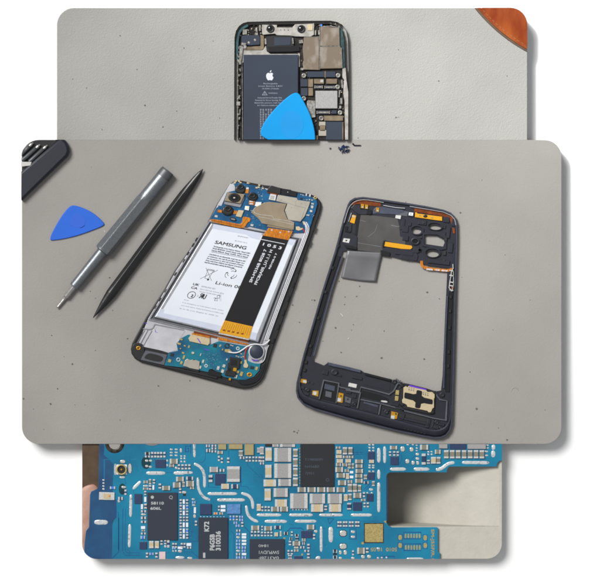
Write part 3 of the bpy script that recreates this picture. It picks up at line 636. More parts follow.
for pl in ([(-3.4, -6.2), (-2, 5)], [(3.6, -6.2), (2.4, 5)], [(-3.8, -6.2), (4, -6.2)], [(-4.6, -4.8), (-4, -7.4), (4.2, -7.4), (4.8, -4.8)], [(-2.2, 5), (2.6, 5)], [(-7, -8.6), (7.4, 6.6)], [(8, -8.6), (-7, 7)]): b.stroke(loc(c, pl, .8), .34, zl, zt, 0)
b.prism(loc(c, ell(2.6, 6, 1.3), .8), zl, zt, 0)
c = (231.5, 274)
for k in range(3):
    a = k*2*math.pi/3-math.pi/2; pr = lambda t_, r: (r*math.cos(a+t_), r*math.sin(a+t_))
    b.stroke(loc(c, [pr(-.55, 6.2), pr(-.2, 6.6), pr(.25, 6.4), pr(.65, 5.4)], .9), .45, zl, zt, 0); b.stroke(loc(c, [pr(-.5, 3.4), pr(.1, 4.0), pr(.55, 3.6)], .9), .45, zl, zt, 0); b.prism(loc(c, [pr(.55, 6.9), pr(.85, 4.6), pr(.5, 3.8)], .9), zl, zt, 0)
c = (191.8, 295); b.stroke(loc(c, ell(0, 0, 3.7)), .6, zl, zt, 0, closed=True); tx('2', (190.6, 296.6), 3, 1.7, 0, .03)
# recognised component mark: mirrored R joined to a U
c = (203, 296.3)
for pl, w in (([(-.3, 2.6), (-.3, -2.6), (-2.2, -2.6), (-2.8, -1.6), (-2.2, -.4), (-.3, -.4)], .9), ([(-1.2, -.4), (-2.9, 2.6)], .9), ([(.9, -2.6), (.9, 1.4), (1.5, 2.4), (2.6, 2.4), (3.2, 1.4), (3.2, -2.6)], .9)): b.stroke(loc(c, pl, .95), w, zl, zt, 2)
c = (217.5, 298); b.stroke(loc(c, [(-1.5, -3), (1.6, -3.2), (2, 0), (0, .4), (1.8, 3.2), (-1.6, 3.4), (-1.8, .4), (.2, .2), (-1.5, -3)], .9), .4, zl, zt, 1)
for i in range(9): tx('oo', (219.5, 293.5+i*.9), .6, 2, 1)
p2(b, 'label_print', ['ink', 'ink_l', 'ink'], bat)
# black flex cable
fz = zl+.1
fa, fb_, fc, fd = (262.8, 235.6), (288.6, 240.2), (252.8, 326.4), (224.8, 320.2)
b = MB(); b.prism([fa, fb_, fc, fd], fz, fz+.45, 0, bev=.08); fx = p2(b, 'flex_cable', 'flexblack')
b = MB(); zz = fz+.5
b.stroke([(261.0, 239.4), (284.8, 244.2)], .6, zz-.05, zz, 0)
UP = (.42, -.907); RT = (.981, .194)
b.text('1 0 5 3', 261.2, 244.9, 2.8, zz, 0, du=(.975, .222), dv=(-.42, .9), bold=.02, width=18.6)
def vt(s_, p, size, w): b.text(s_, p[0], p[1], size, zz, 0, du=UP, dv=RT, width=w, bold=.015)
vt('SM-M336B 8028 7', (251.6, 282.6), 2.7, 36); vt('FPCB(A05_U1.1.1 H', (256.6, 285), 2.7, 38); vt('REV08-0 7', (270.0, 269.2), 1.7, 17)
p2(b, 'flex_print', 'ink_w', fx)
b = MB(); b.prism([(268.6, 228.0), (292.8, 231.4), (288.6, 240.4), (262.8, 235.8)], fz-.3, fz+.35, 0, bev=.1); p2(b, 'flex_tail', 'kapton', fx)
b = MB(); b.prism([fd, fc, (249.4, 338.6), (219.2, 332.4)], fz-.1, fz+.35, 0, bev=.1); p2(b, 'flex_tail', 'kapton_y', fx)
b = MB(); b.prism([(219.2, 332.2), (249.4, 338.4), (249, 340.2), (218.8, 334)], fz-1.2, fz+.1, 0, bev=.3); p2(b, 'flex_fold', 'tin', fx)
b = MB(); b.prism([(218.8, 334), (249, 340.2), (248.6, 342.4), (218.5, 336.6)], fz-3.6, fz-2.2, 0); p2(b, 'flex_fold', 'copper', fx)
b = MB(); b.prism([(218.4, 336.6), (248.8, 342.4), (248.5, 345.2), (218, 339.8)], fz-3.6, fz-1.8, 0, bev=.3); p2(b, 'flex_fold', 'kapton', fx)
b = MB()
for k in range(14):
    f = (k+.5)/14; p = Vector(fd).lerp(Vector(fc), f); q = Vector((219.4, 332)).lerp(Vector((249.4, 338)), f); b.stroke([tuple(p.lerp(q, random.uniform(.02, .2))), tuple(p.lerp(q, random.uniform(.6, .95)))], .22, fz+.35, fz+.42, 0)
p2(b, 'flex_traces', 'copper', fx)
b = MB()
for k in range(5): b.box(223+k*4.6, 329.4+k*.9, 225.4+k*4.6, 330.8+k*.9, fz+.35, fz+.45, 0)
for (x, y) in ((271, 229.5), (279.5, 231.8), (288, 231)): b.box(x, y, x+1.6, y+1.4, fz+.35, fz+.5, 1, 0, .2)
p2(b, 'flex_marks', ['copper', 'tin'], fx)
# main board
pz = z+4.7
mb_o = [(212.6, 215.2), (216.5, 208), (222.5, 203.5), (225, 196), (229.6, 190), (232, 185), (236.5, 182.8), (240, 182.4), (254, 185.6), (264, 187.8), (270, 193), (284, 196), (297, 192.9), (311, 196.4), (316.5, 199.8), (317.4, 204), (315.6, 211), (312.2, 220), (308.2, 232.8), (292, 233.2), (288.5, 231.5), (265, 230.2), (249.6, 226.6), (246, 227.6), (231, 223), (210, 219.6)]
b = MB(); b.prism(mb_o, pz, pz+1, 0, bev=.12); board = p2(b, 'main_board', 'pcb_phone'); bz = pz+1
b = MB(); b.prism([A1(245, 85), A1(285, 95), A1(300, 150), A1(215, 170), A1(180, 255), A1(160, 300), A1(120, 295)], bz, bz+.4, 0, bev=.1); p2(b, 'bracket_plate', 'silver')
b = MB(); b.prism([A1(222, 170), A1(386, 188), A1(345, 280), A1(190, 252)], bz, bz+3.0, 0, bev=.3); cam = p2(b, 'camera_module', 'steel_t')
b = MB(); b.prism([A1(190, 256), A1(342, 284), A1(386, 195), A1(380, 235), A1(342, 315), A1(186, 284)], bz, bz+1.5, 0, bev=.2); p2(b, 'module_side', 'silver_d', cam)
b = MB(); c = A1(287, 222); b.lathe(*c, [(6.2, bz+3), (6.0, bz+3.5), (5.2, bz+3.8)], 0, 32, 1, .72, .12); p2(b, 'lens_ring', 'blackp', cam)
b = MB(); b.lathe(*c, [(4.2, bz+3.8), (3, bz+3.95), (.4, bz+4.05)], 0, 28, 1, .72, .12); p2(b, 'lens', 'black_gloss', cam)
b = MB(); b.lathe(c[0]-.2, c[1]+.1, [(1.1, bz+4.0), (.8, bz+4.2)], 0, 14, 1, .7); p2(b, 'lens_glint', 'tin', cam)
for (x, y, r, tx_, ty_, r2) in ((342, 142, 52, 345, 106, 32), (462, 212, 50, 458, 190, 34), (222, 348, 57, 222, 316, 36)):
    c = A1(x, y); c2 = A1(tx_, ty_+8); b = MB()
    b.lathe(*c, [(r/9.667, bz), (r/9.667, bz+1.2), (r/9.667*.9, bz+1.7), (r/9.667*.7, bz+1.8)], 0, 28, 1, .82); b.lathe(*c2, [(r2/9.667, bz+1.6), (r2/9.667, bz+2.3), (r2/9.667*.8, bz+2.6), (r2/9.667*.55, bz+2.4)], 0, 28, 1, .8); o = p2(b, 'small_camera', 'blackp')
    b = MB(); b.lathe(c2[0], c2[1], [(r2/9.667*.55, bz+2.4), (.3, bz+2.45)], 0, 20, 1, .8); p2(b, 'lens', 'black_gloss', o)
def bx(t_, q, mname, nm, h=1, parent=None, ang=0, bev=.1, z0=None):
    x0, y0, x1, y1 = t_(*q); zb = bz if z0 is None else z0
    return p2(MB().box(x0, y0, x1, y1, zb, zb+h, 0, bev, ang), nm, mname, parent)
for q in ((392, 135, 425, 178), (425, 250, 480, 290), (122, 338, 165, 364), (270, 345, 312, 378)): bx(A1, q, 'kapton', 'flex_strip', .7, ang=.15)
bx(A1, (400, 122, 424, 140), 'white_pl', 'white_component', 1.3)
bx(A1, (432, 250, 465, 264), 'white_pl', 'flex_mark', .9); bx(A1, (432, 274, 465, 286), 'white_pl', 'flex_mark', .9)
p2(MB().prism([A1(492, 262), A1(548, 264), A1(538, 310), A1(482, 302)], bz, bz+1.2, 0, .1), 'white_sticker', 'whitec')
o = p2(MB().prism([A1(390, 300), A1(430, 304), A1(424, 345), A1(383, 336)], bz, bz+1.4, 0, .15), 'flash_led', 'whitec'); p2(MB().lathe(*A1(408, 316), [(1.5, bz+1.4), (1.2, bz+1.7)], 0, 14, 1, .7), 'led_dome', 'led', o)
p2(MB().prism([A1(325, 340), A1(378, 345), A1(352, 412), A1(298, 400)], bz, bz+1.4, 0, .25), 'connector_block', 'tan')
o = p2(MB().prism(smoothpoly([A1(238, 405), A1(300, 415), A1(308, 450), A1(240, 440)], 2), bz, bz+1.3, 0, .3), 'connector_block', 'blackp'); p2(MB().prism(smoothpoly([A1(250, 418), A1(292, 424), A1(294, 440), A1(252, 432)], 2), bz+1.3, bz+1.5, 0, .05), 'contact_row', 'silver_d', o)
b = MB(); b.prism(smoothpoly([A1(52, 422), A1(200, 448), A1(335, 478), A1(360, 462), A1(365, 405), A1(395, 405), A1(445, 418), A1(438, 452), A1(412, 458), A1(388, 508), A1(350, 516), A1(200, 486), A1(58, 450)], 1), bz+.1, bz+.9, 0, .15); p2(b, 'side_flex', 'kapton')
b = MB(); b.stroke([A1(70, 436), A1(200, 462), A1(352, 494), A1(385, 455), A1(400, 425)], .35, bz+.9, bz+.98, 0); b.stroke([A1(70, 444), A1(200, 472), A1(356, 503)], .25, bz+.9, bz+.98, 0); p2(b, 'flex_traces', 'copper')
sh1 = [(255.2, 207.4), (265, 202.6), (270, 202), (286.7, 204), (284.2, 211), (287.5, 219.2), (294.4, 222.5), (293.8, 230), (262, 223.6), (259, 219.5), (251.2, 212.6)]
sh2 = [(278, 195), (297, 198.2), (297.8, 200.2), (310.3, 201.9), (309, 206), (304.9, 216.2), (300.6, 221.6), (288.2, 220), (285, 211), (287.6, 204), (276.2, 201.3)]
b = MB(); b.prism(sh1, bz, bz+1.7, 0, bev=.3); s1 = p2(b, 'metal_shield', 'steel_t'); b = MB(); b.prism(sh2, bz, bz+1.5, 0, bev=.3); s2 = p2(b, 'metal_shield', 'steel')
b = MB(); sz = bz+1.7
b.stroke([B1(-110, 365), B1(-45, 385), B1(70, 398), B1(85, 425), B1(180, 438), B1(280, 458)], .35, sz-.3, sz+.2, 0); b.stroke([B1(-60, 405), B1(0, 415), B1(120, 445), B1(275, 480)], .35, sz-.3, sz+.2, 0); b.stroke([B1(-140, 345), B1(-110, 345), B1(-95, 372)], .3, sz-.3, sz+.15, 0)
p2(b, 'shield_seam', 'tin', s1)
b = MB(); sz = bz+1.5; b.stroke([B1(130, 240), B1(190, 262), B1(300, 300), B1(390, 318), B1(360, 400), B1(350, 440)], .3, sz-.3, sz+.12, 0); b.stroke([B1(310, 245), B1(290, 268), B1(300, 300)], .25, sz-.3, sz+.12, 0); b.stroke([B1(225, 436), B1(345, 452)], .3, sz-.6, sz+.1, 0)
p2(b, 'shield_seam', 'silver_d', s2)
for s_, l in ((s2, ((160, 240), (350, 275), (205, 352), (255, 315), (398, 295))), (s1, ((50, 285), (180, 298), (65, 352), (-55, 330)))):
    for x, y in l: p2(MB().lathe(*B1(x, y), [(.35, bz+1.4), (.3, bz+1.85)], 0, 8), 'dimple', 'silver_d', s_)
p2(MB().prism([B1(40, 458), B1(275, 492), B1(265, 538), B1(20, 500)], bz-.2, bz+.9, 0, .1), 'connector_strip', 'steel_t')
p2(MB().prism([B1(42, 118), B1(62, 104), B1(155, 130), B1(150, 188), B1(20, 165), B1(18, 150)], bz, bz+2.6, 0, .4), 'earpiece_module', 'blackp')
p2(MB().prism([B1(25, 155), B1(125, 178), B1(122, 195), B1(22, 172)], bz, bz+1.9, 0, .1), 'copper_strip', 'copper')
o = p2(MB().prism([B1(152, 130), B1(250, 145), B1(262, 155), B1(312, 172), B1(300, 213), B1(150, 190)], bz, bz+1.6, 0, .3), 'sensor_housing', 'navy2'); p2(MB().lathe(*B1(220, 168), [(.5, bz+1.6), (.4, bz+1.75)], 0, 10), 'sensor_dot', 'tin', o)
o = p2(MB().prism([B1(52, 184), B1(112, 190), B1(100, 250), B1(36, 238)], bz, bz+1.3, 0, .1), 'white_sticker', 'white_pl')
b = MB()
for i in range(3):
    for j in range(3):
        x, y = B1(60+i*13-j*2, 206+j*12+i*2); b.box(x-.3, y-.35, x+.45, y+.35, bz+1.3, bz+1.36)
p2(b, 'sticker_print', 'ink', o)
b = MB()
for x, y, w, h in ((460, 280, 26, 14), (456, 310, 22, 26), (446, 350, 24, 20), (414, 390, 30, 10), (400, 192, 14, 26), (434, 200, 16, 26), (366, 196, 8, 10), (430, 240, 10, 10), (405, 242, 12, 8), (348, 190, 8, 8), (455, 245, 14, 10), (-30, 205, 18, 6)):
    q = B1(x-w/2, y-h/2, x+w/2, y+h/2); b.box(*q, bz, bz+.8, 0, .1, .15)
for x, y in ((415, 80), (525, 100), (290, 75), (345, 75), (520, 120), (560, 130), (330, 62), (500, 125), (300, 60)): q = A1(x-10, y-7, x+10, y+7); b.box(*q, bz, bz+.9, 1, .1, .2)
for x, y in ((110, 400), (455, 486)): q = A1(x-14, y-10, x+14, y+10); b.box(*q, bz, bz+.5, 0, .1, .2)
for i in range(60):
    x, y = random.choice((A1(random.uniform(370, 560), random.uniform(120, 240)), B1(random.uniform(320, 480), random.uniform(180, 260)), A1(random.uniform(270, 560), random.uniform(70, 110)), B1(random.uniform(400, 470), random.uniform(270, 420)), A1(random.uniform(380, 560), random.uniform(380, 500))))
    b.box(x, y, x+random.uniform(.3, .7), y+random.uniform(.3, .6), bz, bz+.3, random.choice((0, 1, 1)), 0, .2)
p2(b, 'surface_components', ['tin', 'tan'], board)
p2(MB().box(*B1(340, 222, 358, 236), bz, bz+1, 0, .1), 'small_chip', 'chip_d', board)
for x, y in ((485, 222),): o = p2(MB().ring(*B1(x, y), .7, 1.6, bz, bz+.7, 0, 20), 'gold_ring', 'gold_pad', board)
p2(MB().prism([B1(298, 500), B1(330, 498), B1(345, 515), B1(365, 512), B1(362, 528), B1(325, 538), B1(300, 532)], bz, bz+.6, 0, .1), 'connector_clip', 'tan')
p2(MB().prism([B1(362, 452), B1(388, 455), B1(400, 480), B1(375, 485)], bz, bz+.9, 0, .1), 'connector_clip', 'tan')
p2(MB().tube([B1(365, 515)+(bz+.6,), B1(378, 540)+(bz+.6,), B1(384, 556)+(bz+.3,)], .5, 0, 8), 'red_wire', 'cable_r')
for k in range(3):
    o_ = k*1.5
    pts = [(303.2+o_, 221.5+o_*.2), (306.5+o_, 228), (304.5+o_, 236), (285.6+o_, 283.5+.2*o_), (269.8+o_, 326), (264.8+o_, 340)]
    p2(MB().tube([(x, y, z+5.6) for x, y in smoothline(pts, 2)], .5, 0, 8), 'antenna_cable', 'cable_w')
p2(MB().tube([B1(x, y)+(bz+h,) for x, y, h in smoothline([(385, 470, .8), (405, 495, 1.2), (412, 540, .7), (400, 580, .3)], 2)], .6, 0, 8), 'antenna_cable', 'cable_w')
# lower area
lz = z+4.6
b = MB(); b.prism([E1(260, 290), E1(500, 335), E1(470, 385), E1(430, 450), E1(440, 495), E1(370, 515), E1(155, 470)], lz, lz+.25, 0, bev=.1); p2(b, 'speaker_plate', 'silver', mf)
b = MB(); b.stroke([E1(205, 235), E1(560, 315)], .5, lz, lz+.7, 0); b.stroke([E1(248, 285), E1(490, 332)], 1.2, lz, lz+.6, 0); b.stroke(smoothline([E1(248, 285), E1(225, 330), E1(150, 320)], 2), 1.0, lz, lz+.7, 0); b.stroke([E1(165, 330), E1(105, 438)], .6, lz, lz+.8, 0); b.stroke([E1(190, 332), E1(130, 445)], .6, lz, lz+.8, 0); b.stroke([E1(225, 335), E1(150, 468)], .5, lz, lz+.8, 0)
p2(b, 'plate_ribs', 'silver_d', mf)
b = MB(); b.prism([E1(250, 315), E1(258, 345), E1(252, 352)], lz+.25, lz+.32, 0); b.prism([E1(258, 345), E1(280, 355), E1(262, 352)], lz+.25, lz+.32, 0); b.prism([E1(165, 268), E1(188, 275), E1(175, 282)], lz, lz+.1, 0); p2(b, 'ink_scribble', 'violet', mf)
c0 = [(131.8, 352), (133, 344), (139, 342), (145.5, 346), (143.5, 358), (140, 361), (135.6, 357.8)]
b = MB(); b.prism(smoothpoly(c0, 1), z+3.5, z+5.2, 0, bev=.4); p2(b, 'corner_block', 'blackp')
def gscrew(c, r=2.4, zz=None):
    zz = lz+.6 if zz is None else zz
    b = MB(); b.ring(*c, r*.5, r, zz, zz+.7, 0, 24, 1, .85); o = p2(b, 'screw_boss', 'gold'); b = MB(); b.lathe(*c, [(r*.45, zz+.02), (.2, zz+.1)], 0, 14, 1, .85); p2(b, 'screw_hole', 'copper', o)
gscrew(G1(114, 190), 2.3, lz+.7)
b = MB(); b.prism([G1(172, 208), G1(352, 246), G1(325, 332), G1(132, 288)], lz, lz+1.1, 0, bev=.2); sp = p2(b, 'speaker_frame', 'seal')
b = MB(); b.prism(smoothpoly([G1(180, 236), G1(215, 232), G1(315, 260), G1(318, 285), G1(292, 308), G1(170, 278), G1(162, 266)], 2), lz+1.1, lz+1.6, 0, bev=.3); p2(b, 'speaker_mesh', 'blackp', sp)
sb = [G1(328, 333), G1(362, 228), G1(440, 212), G1(428, 152), G1(468, 108), G1(525, 78), (191, 335), (210.5, 344.4), (219, 341), (248.6, 346.6), (249, 352), (247.5, 360), (252, 362.4), (260.6, 363.5), (259.4, 370.3), (254, 376.4), (246, 379.6), (237, 379.4), (224.7, 377), (218.5, 374), (216.7, 371.6), (213, 369), (209.5, 369.2), (208.2, 372), (199, 370), (184, 367.5)]
b = MB(); b.prism(sb, lz, lz+.8, 0, bev=.1); sub = p2(b, 'sub_board', 'pcb_teal'); qz = lz+.8
b = MB(); b.prism([G1(328, 333), G1(580, 385), H1(210, 380), H1(200, 400), H1(-10, 352), G1(320, 345)], z+3.6, qz+.2, 0); p2(b, 'bottom_rib', 'blackp')
p2(MB().prism([F1(14, 366), F1(166, 400), F1(166, 440), F1(150, 458), F1(0, 425), F1(-12, 400)], qz, qz+1.4, 0, .3), 'board_connector', 'tan')
p2(MB().prism([F1(22, 355), F1(168, 384), F1(166, 398), F1(14, 366)], qz, qz+1.0, 0, .1), 'flex_strip', 'kapton')
p2(MB().prism([F1(48, 328), F1(232, 368), F1(222, 400), F1(150, 384), F1(28, 355)], qz-.4, qz+.4, 0, .1), 'brown_shim', 'copper')
b = MB(); b.prism([F1(60, 398), F1(68, 398), F1(96, 440), F1(86, 438)], qz+1.4, qz+1.46, 0); b.prism([F1(118, 485), F1(160, 496), F1(158, 502), F1(118, 490)], qz, qz+.05, 0); p2(b, 'ink_scribble', 'violet')
usb = [G1(500, 292), G1(520, 278), G1(545, 290), G1(575, 282), H1(20, 262), H1(48, 262), H1(75, 272), H1(70, 335), H1(40, 330), H1(0, 322), G1(515, 345), G1(484, 338)]
o = p2(MB().prism(usb, qz-.3, qz+1.6, 0, .3), 'charging_port', 'steel'); b = MB(); b.prism([G1(478, 345), H1(68, 338), H1(66, 352), G1(480, 358)], z+3.4, qz+.9, 0, .1); p2(b, 'port_mouth', 'blackp', o)
jk = p2(MB().prism([H1(300, 238), H1(380, 252), H1(372, 320), H1(350, 330), H1(342, 388), H1(262, 375), H1(268, 340), H1(280, 330), H1(285, 280), H1(296, 275)], qz, qz+2.4, 0, .4), 'headphone_jack', 'blackp')
p2(MB().box(*H1(308, 262, 352, 300), qz+2.4, qz+2.7, 0, .2, .15), 'jack_cover', 'navy2', jk); p2(MB().box(*H1(286, 322, 306, 345), qz+2.4, qz+2.9, 0, .2, .15), 'jack_notch', 'black_gloss', jk)
b = MB(); b.box(*H1(325, 320, 350, 345), qz+2.4, qz+2.6, 0, .1, .2); b.box(*H1(292, 396, 308, 414), qz-1, qz+.3, 0, .1, .1); p2(b, 'jack_contact', 'gold', jk)
p2(MB().prism([H1(140, 345), H1(160, 338), H1(236, 356), H1(235, 392), H1(135, 372)], qz-1, qz+1.0, 0, .3), 'microphone_seal', 'navy2')
c = (256.6, 351.8); b = MB(); b.lathe(*c, [(8.2, lz-.3), (8.2, lz+1.8), (7.7, lz+2.2), (7.0, lz+2.2)], 0, 40, 1, 1); o = p2(b, 'vibration_motor', 'silver')
b = MB(); b.lathe(*c, [(6.9, lz+2.2), (6.7, lz+2.45), (.3, lz+2.5)], 0, 40); p2(b, 'motor_face', 'batt_dark', o); b = MB(); b.stroke([H1(462, 258), H1(485, 266), H1(512, 262)], .9, lz+2.2, lz+2.6, 0); p2(b, 'ink_mark', 'violet', o)
p2(MB().stroke(smoothline([H1(442, 265), H1(480, 282), H1(530, 285), H1(560, 262), H1(575, 180), H1(590, 150)], 2), 1.1, lz, lz+.9, 0), 'motor_wall', 'silver', mf)
wh = [H1(x, y)+(h,) for x, y, h in ((290, 200, qz+1), (320, 208, qz+1.3), (360, 207, qz+1.6), (400, 182, qz+1.8), (440, 152, qz+2), (490, 140, qz+2.4), (545, 152, qz+2), (580, 132, qz+1.2), (597, 110, qz+.6))]
p2(MB().tube(smoothline(wh, 2), .72, 0, 10), 'antenna_cable', 'cable_w')
p2(MB().prism([H1(262, 182), H1(298, 180), H1(318, 200), H1(300, 212), H1(262, 200)], qz, qz+1.2, 0, .2), 'cable_plug', 'gold_pad')
p2(MB().tube(smoothline([H1(432, 168)+(qz+1,), H1(418, 190)+(qz+1,), H1(412, 230)+(qz+1,), H1(416, 262)+(qz+.8,)], 2), .62, 0, 10), 'red_wire', 'cable_r')
p2(MB().prism(smoothpoly([H1(408, 256), H1(424, 256), H1(428, 285), H1(440, 300), H1(432, 322), H1(404, 318), H1(400, 300), H1(410, 285)], 1), qz, qz+1.2, 0, .2), 'cable_plug', 'tan')
gscrew(H1(447, 371), 2.6, qz)
for x, y, r in ((122, 305, 1.7), (360, 175, 1.8), (278, 155, 2.6)): o = p2(MB().ring(*H1(x, y), r*.55, r, qz, qz+.25, 0, 20), 'test_ring', 'white_pl' if r < 2 else 'chip_d', sub)
o = p2(MB().ring(*G1(444, 286), 1.2, 2.1, qz, qz+.3, 0, 20), 'test_ring', 'silver', sub)
b = MB()
for x, y, w, h in ((213, 322, 18, 28), (100, 272, 14, 26), (78, 315, 16, 22), (256, 306, 20, 22), (246, 345, 20, 26), (345, 385, 20, 24), (358, 350, 22, 18), (384, 280, 14, 20), (387, 365, 20, 32), (500, 325, 18, 26), (82, 222, 8, 20), (24, 208, 20, 12), (246, 183, 10, 12), (278, 258, 10, 16), (20, 215, 10, 6)): b.box(*H1(x-w/2, y-h/2, x+w/2, y+h/2), qz, qz+.9, random.choice((0, 1)), .12, .3)
for x, y, w, h in ((466, 118, 28, 14), (450, 154, 30, 16), (497, 172, 16, 12), (532, 178, 14, 22), (484, 230, 20, 14), (566, 228, 18, 14), (490, 266, 16, 34), (470, 312, 18, 28), (372, 296, 24, 26), (462, 195, 10, 10)): b.box(*G1(x-w/2, y-h/2, x+w/2, y+h/2), qz, qz+.7, 1, .12, .3)
for x, y in ((345, 205), (375, 208), (385, 215), (350, 232), (365, 238), (385, 240), (400, 236), (308, 150), (320, 155), (230, 150), (225, 158)): b.box(*H1(x-6, y-3, x+6, y+3), qz, qz+.15, 2, 0, .2)
for i in range(40): x, y = H1(random.uniform(90, 250), random.uniform(200, 330)); b.box(x, y, x+.35, y+.35, qz, qz+.12, random.choice((0, 2)))
p2(b, 'surface_components', ['tin', 'gold_pad', 'tan'], sub)
b = MB(); b.box(*H1(175, 140, 200, 165), qz, qz+.9, 0, .1, .2); b.box(*H1(452, 308, 478, 328), qz, qz+.9, 0, .1, .2); b.box(*G1(378, 232, 404, 256), qz, qz+.9, 0, .1, .2); p2(b, 'small_chip', 'chip_d', sub)
b = MB(); b.prism(smoothpoly([H1(345, 408), H1(420, 408), H1(490, 385), H1(525, 345), H1(540, 300), H1(575, 270), H1(560, 340), H1(520, 420), H1(440, 450), H1(380, 448)], 1), z+3.4, z+4.9, 0, bev=.4); p2(b, 'corner_block', 'navy2')

# ------------------------------------------------------------------ detached phone back frame (middle right)
I1, J1, K1, L1, M1, N1, O1, Q1 = T(335, 190, 8.286), T(395, 190, 8.286), T(400, 240, 8.286), T(290, 355, 9.667), T(395, 375, 8.92), T(345, 365, 9.667), T(290, 290, 8.286), T(320, 240, 8.286)
P3 = thing('phone_frame', 377, 318, Z2, 'detached dark blue grey phone mid frame lying beside the phone with the white battery', 'phone frame')
def p3(b, name, mats, parent=None, **k): return build(b, name, mats, parent or P3, None, **k)
z = Z2
out3 = [(335, 250.3), (343.4, 218), (347.6, 204.5), (350, 200.6), (354.3, 198), (362.8, 197), (375, 198.4), (405, 202.8), (425, 206.0), (443.3, 209.8), (450.5, 212.6), (455, 217), (457, 223.5), (457.2, 240), (455.2, 310), (453.8, 375), (452.4, 423), (450.4, 430.5), (446.5, 435.6), (441, 438.2), (434, 438.6), (422, 436.6), (395, 431), (376, 426.2), (345, 418.4), (314, 409.6), (303, 404.6), (297.4, 398), (295.8, 391), (296.4, 383), (303.2, 355), (322.4, 290)]
opening = [(342.6, 251), (357, 250), (381, 254), (400, 258.7), (417, 261.7), (428, 265.5), (447, 268), (447.1, 274), (445.3, 310), (442.6, 375), (441, 390.4), (434, 391.8), (407, 384.5), (390.5, 379), (364.7, 372.8), (360.5, 370), (327.5, 363), (324, 365.5), (313.3, 361.2), (314.3, 355), (331.6, 290)]
cams = [ell(416, 231.2, 5.2, 2.8, 20, .1), ell(434.8, 227.6, 6.2, 2.6, 20, .12), [(424.3, 236.3), (427, 235), (436, 235.6), (443.6, 239.4), (444.6, 242.5), (443, 246.6), (424, 243.8)], ell(432.4, 254, 6.2, 3.3, 20, .1)]
b = MB(); b.prism(out3, z, z+2.6, 0, holes=[opening]+cams); base = p3(b, 'frame_plate', 'navyp')
b = MB(); b.prism(out3, z+1.0, z+5.0, 0, holes=[offset(out3, 2.0)]); p3(b, 'outer_wall', 'navyp')
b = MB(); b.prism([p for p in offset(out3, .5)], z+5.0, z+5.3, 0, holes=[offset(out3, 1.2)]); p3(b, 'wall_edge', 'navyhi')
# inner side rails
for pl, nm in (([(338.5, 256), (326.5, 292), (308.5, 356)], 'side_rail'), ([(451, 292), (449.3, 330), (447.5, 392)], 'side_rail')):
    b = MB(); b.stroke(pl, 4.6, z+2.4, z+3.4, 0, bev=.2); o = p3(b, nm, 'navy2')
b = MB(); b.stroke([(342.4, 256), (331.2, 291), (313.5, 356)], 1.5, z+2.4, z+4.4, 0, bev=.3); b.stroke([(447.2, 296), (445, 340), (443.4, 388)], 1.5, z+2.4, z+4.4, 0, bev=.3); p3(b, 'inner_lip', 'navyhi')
b = MB()
for (x, y) in ((338.2, 246), (332.5, 268), (325.5, 292), (318.3, 318), (310.5, 346), (306, 362), (304.7, 370)): b.box(x-1.1, y-1.6, x+1.3, y+1.6, z+3.2, z+4.6, 0, .3, .3)
for (x, y) in ((450.5, 297), (450, 311), (449.3, 328), (448.6, 352), (448, 366)): b.box(x-1.2, y-1.8, x+1.2, y+1.8, z+3.2, z+4.6, 0, .3, .05)
p3(b, 'snap_hooks', 'blackp')
# chrome trim along the top
b = MB(); b.stroke(smoothline([I1(75, 272), I1(95, 200), I1(118, 135), I1(165, 92), I1(225, 80), I1(280, 84), I1(402, 104)], 2), .42, z+5.1, z+5.6, 0); b.stroke([J1(120, 136), J1(300, 166), J1(400, 184), J1(462, 212), J1(492, 245), J1(502, 292)], .42, z+5.1, z+5.6, 0); b.stroke([I1(135, 190), I1(112, 262)], .5, z+3, z+4.6, 0); b.stroke([I1(400, 128), I1(500, 146), I1(578, 152)], .6, z+3, z+4.6, 0); p3(b, 'bright_trim', 'silver')
def gb(t_, pts, mname, nm, z0=2.5, z1=3.6, bev=.15, parent=None): return p3(MB().prism([t_(*p) for p in pts], z+z0, z+z1, 0, bev), nm, mname, parent)
gb(I1, [(120, 128), (165, 90), (240, 84), (380, 108), (375, 140), (270, 128), (200, 115), (160, 122)], 'copper', 'antenna_flex', 2.6, 3.4)
gb(J1, [(160, 148), (400, 190), (480, 225), (492, 290), (470, 290), (450, 240), (390, 218), (160, 180)], 'copper', 'antenna_flex', 2.6, 3.3)
gb(J1, [(475, 310), (495, 320), (495, 360), (478, 360)], 'copper', 'antenna_flex', 2.6, 3.3)
o = gb(J1, [(166, 186), (180, 186), (185, 196), (388, 222), (390, 256), (345, 252), (240, 236), (164, 226)], 'kapton_y', 'gold_flex', 3.2, 4.4)
b = MB(); b.lathe(*J1(250, 218), [(2.2, z+4.4), (1.8, z+4.9), (1.2, z+4.9)], 0, 20, 1, .7); p3(b, 'microphone', 'blackp', o)
for x, y in ((205, 212), (305, 230)): p3(MB().box(*J1(x-9, y-6, x+9, y+6), z+4.4, z+4.7, 0, .1), 'contact', 'gold_pad', o)
gb(I1, [(148, 205), (176, 214), (160, 280), (122, 268)], 'kapton_y', 'gold_flex', 2.6, 3.8)
gb(I1, [(142, 208), (168, 214), (164, 232), (138, 224)], 'tan', 'contact', 3.8, 4.1)
for x, y in ((228, 135), (262, 140), (353, 165)):
    o = gb(I1, [(x-13, y-20), (x+13, y-16), (x+11, y+20), (x-15, y+16)], 'gold', 'spring_contact', 3, 4.4, .3); p3(MB().box(*I1(x-6, y+2, x+6, y+14), z+4.4, z+4.8, 0, .15), 'contact_tip', 'tin', o)
